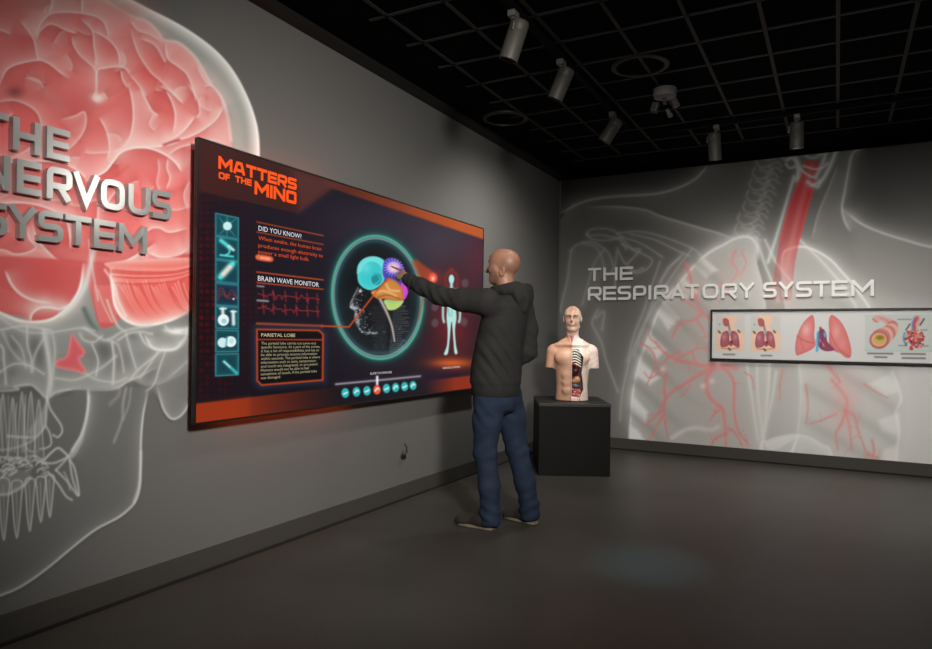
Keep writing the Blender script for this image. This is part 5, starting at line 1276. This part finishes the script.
# ribbed hem and cuff
m_rib = mat('charcoal_rib_knit', (38, 38, 37), .95, spec=.2)
b = MB(); N = 96
for z0, z1, gx, gy in ((.842, .905, .148, .187),):
    ring = []
    for (z, k) in ((z0, .975), (z0+.006, 1.0), (z1-.006, 1.005), (z1, .985)):
        ring.append([b.b.verts.new((.899+gx*k*(1+.006*(i % 2))*math.cos(2*PI*i/N)-O[0], 3.93+gy*k*(1+.006*(i % 2))*math.sin(2*PI*i/N)-O[1], z)) for i in range(N)])
    for r0, r1 in zip(ring, ring[1:]):
        for i in range(N): b.b.faces.new((r0[i], r0[(i+1) % N], r1[(i+1) % N], r1[i]))
b.build('hem_band', m_rib, ho, True)
ax = (WrL-ElL)/np.linalg.norm(WrL-ElL); p0 = WrL-ax*.060-O; p1 = WrL-ax*.012-O
MB().tube([p0, p0+(p1-p0)*.2, p0+(p1-p0)*.8, p1], [.043, .046, .045, .036], 28).build('cuff', m_rib, ho, True)

# jeans
def jeans(P):
    d = loft(P, [(.74, .91, 3.93, .118, .158), (.80, .912, 3.93, .135, .168), (.87, .905, 3.93, .132, .166), (.96, .905, 3.93, .115, .155)], .02)
    for (h, k, a, sg) in ((HipL, KnL, AnL, 1), (HipR, KnR, AnR, -1)):
        an = A3(a[0]+.006, a[1], .055)
        l = chain(P, [h+A3(0, 0, -.02), .5*(h+k), k, .5*(k+an)+A3(.012, 0, 0), an+A3(-.004, 0, .06), an], (.104, .090, .071, .066, .060, .065), .03)
        l = smax(l, .028-P[:, 2], .01)
        l = l+.0045*np.sin(P[:, 2]*85+P[:, 0]*45*sg)*np.exp(-((P[:, 2]-.12)/.09)**2)+.003*np.sin(P[:, 2]*70-P[:, 0]*50)*np.exp(-((P[:, 2]-.5)/.09)**2)+.0035*np.sin(P[:, 2]*60+P[:, 0]*70)*np.exp(-((P[:, 2]-.74)/.07)**2)
        d = smin(d, l, .025)
    return d
m_jean = mat('blue_denim', (33, 44, 61), .85, noise=.22, nscale=14, bump=.2, bscale=300, spec=.2)
je = organic('jeans', jeans, (.70, 3.64, .0), (1.25, 4.24, .99), .0062, m_jean, pm, O, 1)
for sgn, yy in ((1, 3.855), (-1, 4.0)):
    b = MB(); n_ = 7; grids = []
    for off_ in (-.004, .0035):                                  # thin patch that follows the seat's curve
        gr_ = []
        for a in np.linspace(0, 1, n_):
            row = []
            for c in np.linspace(-1, 1, n_):
                y = yy+c*.052; z = .80-a*(.125-.028*abs(c))
                xs = np.linspace(.9, 1.15, 260); dd = jeans(np.stack((xs, np.full_like(xs, y), np.full_like(xs, z)), 1))
                row.append(b.b.verts.new((xs[np.argmax(dd > 0)]+off_-O[0], y-O[1], z)))
            gr_.append(row)
        grids.append(gr_)
        for q in range(n_-1):
            for r_ in range(n_-1): b.b.faces.new((gr_[q][r_], gr_[q][r_+1], gr_[q+1][r_+1], gr_[q+1][r_]))
    rim_ = [(0, k) for k in range(n_-1)]+[(k, n_-1) for k in range(n_-1)]+[(n_-1, k) for k in range(n_-1, 0, -1)]+[(k, 0) for k in range(n_-1, 0, -1)]
    for (q0, r0), (q1, r1) in zip(rim_, rim_[1:]+rim_[:1]):
        b.b.faces.new((grids[0][q0][r0], grids[0][q1][r1], grids[1][q1][r1], grids[1][q0][r0]))
    b.build('back_pocket', m_jean, je)
# shoes
m_shoe = mat('dark_brown_suede', (36, 32, 27), .85, noise=.15, nscale=40); m_sole = mat('beige_rubber_sole', (112, 102, 86), .75); m_lace = mat('brown_lace', (56, 48, 40), .9)
for heel, toe in ((A3(.950, 3.819, 0), A3(.668, 3.842, 0)), (A3(1.130, 4.072, 0), A3(.862, 4.150, 0))):
    fd = (toe-heel); L = np.linalg.norm(fd); fd /= L; sd = A3(-fd[1], fd[0], 0)
    def loc(P): q = P-heel; return np.stack((q@fd, q@sd, q[:, 2]), 1)
    def shoe(P):
        q = loc(P)
        d = cap(q, (.045, 0, .052), (.10, 0, .054), .040, .042)
        d = smin(d, cap(q, (.10, 0, .05), (L-.05, .004, .034), .044, .034), .03)
        d = smin(d, ell(q, (L-.055, .004, .034), (.055, .046, .028)), .03)
        d = smin(d, cap(q, (.06, 0, .06), (.07, 0, .10), .042, .040), .03)
        d = smax(d, .014-q[:, 2], .006)
        return smax(d, -cap(q, (.065, 0, .14), (.07, 0, .10), .030), .008)
    def sole(P):
        q = loc(P)
        u = np.clip(q[:, 0]/L, 0, 1); w = np.interp(u, [0, .12, .35, .62, .85, 1], [.026, .036, .035, .047, .042, .018])
        d = np.maximum(np.abs(q[:, 1])-w, np.maximum(-q[:, 0], q[:, 0]-L))
        return smax(d, np.abs(q[:, 2]-.011)-.010, .006)
    lo = np.minimum(heel, toe)-.07; hi = np.maximum(heel, toe)+.07
    sh = organic('shoe', shoe, (lo[0], lo[1], .005), (hi[0], hi[1], .16), .0045, m_shoe, pm, O, 1)
    organic('sole', sole, (lo[0], lo[1], -.006), (hi[0], hi[1], .04), .0035, m_sole, sh, O, 1)
    for k in range(4):
        t = .115+k*.024; z = .094-k*.009
        a = heel+fd*t+sd*.024+A3(0, 0, z-.008)-O; c = heel+fd*(t+.006)-sd*.024+A3(0, 0, z-.008)-O; m_ = heel+fd*(t+.003)+A3(0, 0, z+.004)-O
        MB().tube([a, m_, c], .0034, 6).build('lace', m_lace, sh, True)

# ------------------------------------------------------------------ anatomical torso on the pedestal
bx = (mid[0]+nx*.27+.002, mid[1]+ny*.27+.0)
fcam = math.atan2(0-bx[1], 2.83-bx[0])+PI/2                   # turned to face the visitor's side of the room
bu = empty('anatomical_torso', (bx[0], bx[1], PH+.004), fcam-.04, 'life-size anatomical torso with one half skin, one half opened to ribs and organs', 'anatomical model')
def bust(P):
    x, y, z = P[:, 0], P[:, 1], P[:, 2]; S_ = np.stack((np.abs(x), y, z), 1)
    d = loft(P, [(0, 0, 0, .150, .098), (.06, 0, 0, .146, .098), (.14, 0, 0, .142, .098), (.24, 0, 0, .150, .108), (.34, 0, 0, .166, .116), (.43, 0, .004, .172, .108), (.49, 0, .008, .14, .088), (.555, 0, .01, .085, .068)], .012)
    arm = cap(S_, (.176, .008, .445), (.203, .004, .27), .060, .045); arm = smax(arm, .298-z, .006)
    d = smin(d, arm, .03)
    d = smin(d, cap(S_, (.02, .0, .545), (.15, .01, .468), .042, .05), .04)                 # shoulder slope
    d = smin(d, ell(S_, (.076, -.080, .395), (.078, .042, .060)), .03)                   # chest
    for zz_ in (.10, .17, .235): d = smin(d, ell(S_, (.040, -.090, zz_), (.038, .016, .033)), .024)
    d = smin(d, cap(S_, (.012, -.085, .513), (.14, -.040, .512), .012, .010), .03)       # collar bone
    d = smin(d, cap(P, (0, .012, .53), (0, -.004, .66), .060, .054), .03)
    d = smin(d, cap(S_, (.045, -.01, .65), (.012, -.065, .535), .012, .010), .014)
    d = smin(d, ell(P, (0, .008, .775), (.079, .098, .094)), .02)
    d = smin(d, ell(P, (0, -.036, .715), (.060, .062, .078)), .03); d = smin(d, ell(P, (0, -.068, .655), (.024, .022, .018)), .025)
    d = smin(d, cap(S_, (.050, -.015, .68), (.022, -.062, .658), .018), .02)
    d = smin(d, cap(S_, (.012, -.088, .785), (.044, -.074, .785), .010), .014)
    d = smax(d, -ell(S_, (.031, -.098, .765), (.018, .018, .011)), .010)
    d = smin(d, ell(S_, (.031, -.074, .765), (.012, .012, .009)), .004)
    d = smin(d, chain(P, [(0, -.093, .778), (0, -.108, .752), (0, -.120, .735)], (.008, .009, .012), .008), .010)
    d = smin(d, cap(S_, (0, -.099, .703), (.02, -.090, .702), .006), .006); d = smin(d, cap(S_, (0, -.096, .691), (.018, -.088, .692), .007), .006)
    e = ell(S_, (.080, .006, .748), (.008, .017, .029)); d = smin(d, e, .008)
    # opened half
    wz = np.interp(z, [.04, .10, .18, .26, .32, .40, .47], [.036, .050, .047, .042, .046, .050, .026])
    box = np.maximum(np.abs(x-.004-wz)-wz, np.maximum(np.abs(z-.255)-.215, y+.030))
    d = smax(d, -box, .008)
    return d
def bust_ink(V):
    x, y, z = V[:, 0], V[:, 1], V[:, 2]
    tan = srgb(198, 154, 128); wh = srgb(224, 212, 202)
    C = np.where((x < 0)[:, None], tan, wh)
    hmask = z > .60
    C[hmask] = srgb(206, 180, 160)
    def blend(m, col):
        k = np.clip(m, 0, 1)[:, None]; C[:] = C*(1-k)+srgb(*col)*k
    mus = .5+.5*np.sin(x*95+9*np.sin(z*17)+z*40)*np.sin(z*52+7*np.sin(x*31))
    blend((x > .09)*(z < .56)*(y < .02)*mus*.45, (196, 136, 118))
    blend((x < 0)*(z < .56)*(y < .03)*mus*.22, (150, 104, 82))
    blend((x < 0)*(z < .56)*np.exp(-((x+.0)/.012)**2)*.5, (140, 92, 70))
    blend((x < .0)*(z < .62)*np.exp(-((np.abs(z-.33)-.02)/.02)**2)*.15, (170, 120, 96))
    blend(np.exp(-(((np.abs(x)-.026)/.026)**2+((z-.765)/.024)**2))*(y < -.02)*.95, (92, 54, 40))
    blend(np.exp(-((x/.045)**2+((z-.825)/.05)**2))*(y < .0)*.85, (140, 94, 70))
    blend(np.exp(-(((np.abs(x)-.03)/.02)**2+((z-.70)/.03)**2))*(y < -.02)*.8, (150, 88, 70))
    blend(np.exp(-((x/.016)**2+((z-.735)/.05)**2))*(y < -.06)*.5, (176, 110, 86))
    blend(np.exp(-(((x-.0)/.03)**2+((z-.585)/.032)**2))*(y < -.0)*.85, (176, 92, 92))
    blend(np.exp(-(((x-.125)/.02)**2+((z-.40)/.05)**2))*(y < 0)*.5, (214, 170, 120))
    blend(np.exp(-(((x-.10)/.02)**2+((z-.16)/.10)**2))*(y < 0)*.35, (206, 150, 140))
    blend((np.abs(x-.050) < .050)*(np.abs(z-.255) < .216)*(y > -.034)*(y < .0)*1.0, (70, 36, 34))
    return C
m_bust = print_mat('painted_plastic_torso', .42, spec=.4)
organic('torso_shell', bust, (-.28, -.16, -.01), (.28, .14, .90), .0042, m_bust, bu, None, 1, bust_ink)
m_bone = mat('ivory_rib', (228, 222, 208), .45); m_redo = mat('dark_red_organ', (128, 24, 30), .3); m_dko = mat('dark_maroon_organ', (52, 26, 34), .3)
m_liv = mat('slate_organ', (74, 76, 84), .35); m_pink = mat('pink_intestine', (204, 120, 116), .4); m_tan = mat('tan_stomach', (176, 124, 88), .4); m_lung = mat('dark_lung', (46, 40, 44), .5)
organic('lung', lambda P: ell(P, (.042, -.045, .40), (.038, .035, .075)), (-.02, -.10, .3), (.1, .02, .5), .005, m_lung, bu)
for k in range(6):
    z = .455-k*.024
    MB().tube([(.005, -.094, z), (.022, -.100, z+.008), (.045, -.098, z+.004), (.066, -.088, z-.010), (.084, -.07, z-.022)], [.0055, .006, .006, .0058, .005], 10).build('rib', m_bone, bu, True)
organic('heart', lambda P: smin(ell(P, (.034, -.070, .275), (.034, .030, .040), rotm('Y', .5)), cap(P, (.022, -.066, .31), (.018, -.06, .345), .013, .010), .015), (-.02, -.13, .2), (.1, .0, .38), .004, m_dko, bu)
MB().tube([(.006, -.085, .33), (.018, -.100, .345), (.034, -.102, .330), (.046, -.096, .31), (.05, -.09, .28)], [.010, .011, .010, .008, .006], 12).build('artery', m_redo, bu, True)
organic('stomach', lambda P: smin(ell(P, (.05, -.065, .195), (.030, .028, .034), rotm('Y', -.4)), ell(P, (.025, -.065, .18), (.022, .022, .02)), .02), (-.02, -.12, .12), (.1, .0, .26), .004, m_tan, bu)
organic('liver', lambda P: ell(P, (.036, -.075, .138), (.042, .026, .022), rotm('Y', .15)), (-.02, -.13, .09), (.1, .0, .19), .004, m_liv, bu)
pts = []
for k in range(46):
    r_ = k/45.; row = int(r_*5); t = r_*5-row
    u = t if row % 2 == 0 else 1-t
    pts.append((.010+.066*u, -.078-.010*math.sin(k*1.7), .108-row*.021-.004*math.sin(u*PI)))
MB().tube(pts, [.0105+.0018*math.sin(k*2.2) for k in range(46)], 10).build('intestine', m_pink, bu, True)
MB().tube([(0, -.066, .60), (0, -.060, .56), (0.004, -.075, .51)], [.012, .012, .010], 12).build('windpipe', mat('pink_windpipe', (196, 120, 116), .4), bu, True)
# ================================================================== light
def spot(name, loc, to, power, angle, blend=1., col=(1, .96, .9), size=.05):
    d = bpy.data.lights.new(name, 'SPOT'); d.energy = power; d.spot_size = math.radians(angle); d.spot_blend = blend; d.color = col; d.shadow_soft_size = size
    o = bpy.data.objects.new(name, d); COL.objects.link(o); o.location = loc
    o.rotation_euler = (Vector(to)-Vector(loc)).to_track_quat('-Z', 'Y').to_euler(); return o
def area(name, loc, to, power, sx, sy, col=(1, .97, .93)):
    d = bpy.data.lights.new(name, 'AREA'); d.shape = 'RECTANGLE'; d.size = sx; d.size_y = sy; d.energy = power; d.color = col
    o = bpy.data.objects.new(name, d); COL.objects.link(o); o.location = loc
    o.rotation_euler = (Vector(to)-Vector(loc)).to_track_quat('-Z', 'Y').to_euler(); return o
w = bpy.data.worlds.new('world'); SC.world = w; w.use_nodes = True
w.node_tree.nodes['Background'].inputs[0].default_value = (.5, .5, .5, 1); w.node_tree.nodes['Background'].inputs[1].default_value = .02

for i, aim in enumerate(((0, 3.2, .75), (0, 4.1, .75), (0, 5.5, 1.15))):
    spot('track_light', LAMPS[i], aim, (10, 16, 110)[i], 125, 1.)
spot('track_light', (1.25, 2.4, 2.72), (0, 2.3, 1.1), 14, 100, 1.)
spot('track_light', (1.25, 1.5, 2.72), (0, 1.4, 1.3), 14, 100, 1.)
spot('back_light', LAMPS[3], (1.7, YB, .7), 30, 110, 1.)
spot('back_light', LAMPS[4], (2.7, YB, .6), 50, 110, 1.)
spot('added_back_wash', (2.3, 3.7, 2.95), (2.05, YB, .75), 330, 84, 1., size=.8)  # wash lamps added to brighten the chest print, no fixtures built
spot('added_back_wash', (4.1, 3.7, 2.95), (3.8, YB, .75), 410, 84, 1., size=.8)
spot('added_torso_light', (1.9, 4.2, 2.95), (bx[0], bx[1], 1.15), 120, 17, .9)  # added lamp that brightens the anatomical torso, no fixture there
spot('sign_light', (5.1, 5.3, 2.9), (0, 1.715, 1.845), 420, 2.9, .9, size=.15)
spot('unseen_light', (3.7, .4, 2.5), (0, 3.6, 1.12), 980, 63, 1., size=.22)
spot('unseen_light', (4.4, 1.4, 2.3), (1.9, 6.0, 2.75), 70, 26, 1., size=.7)  # unseen lamp added to lift the spotlight cans by the back wall
spot('floor_patch_spot', (1.72, 5.01, 2.8), on_z(648, 562), 110, 15, 1., (.3, .8, .95))  # added coloured spots, standing in for blurred reflections on the floor
spot('floor_patch_spot', (1.72, 5.01, 2.8), on_z(600, 640), 24, 16, 1., (1., .3, .15))
spot('floor_patch_spot', (1.72, 5.01, 2.8), on_z(660, 505), 16, 14, 1., (1., .6, .5))
area('unseen_light', (3.6, -.6, 2.95), (2.4, 3.6, 0), 14, 1.2, 1.2)  # unseen fill added behind the camera for soft room light
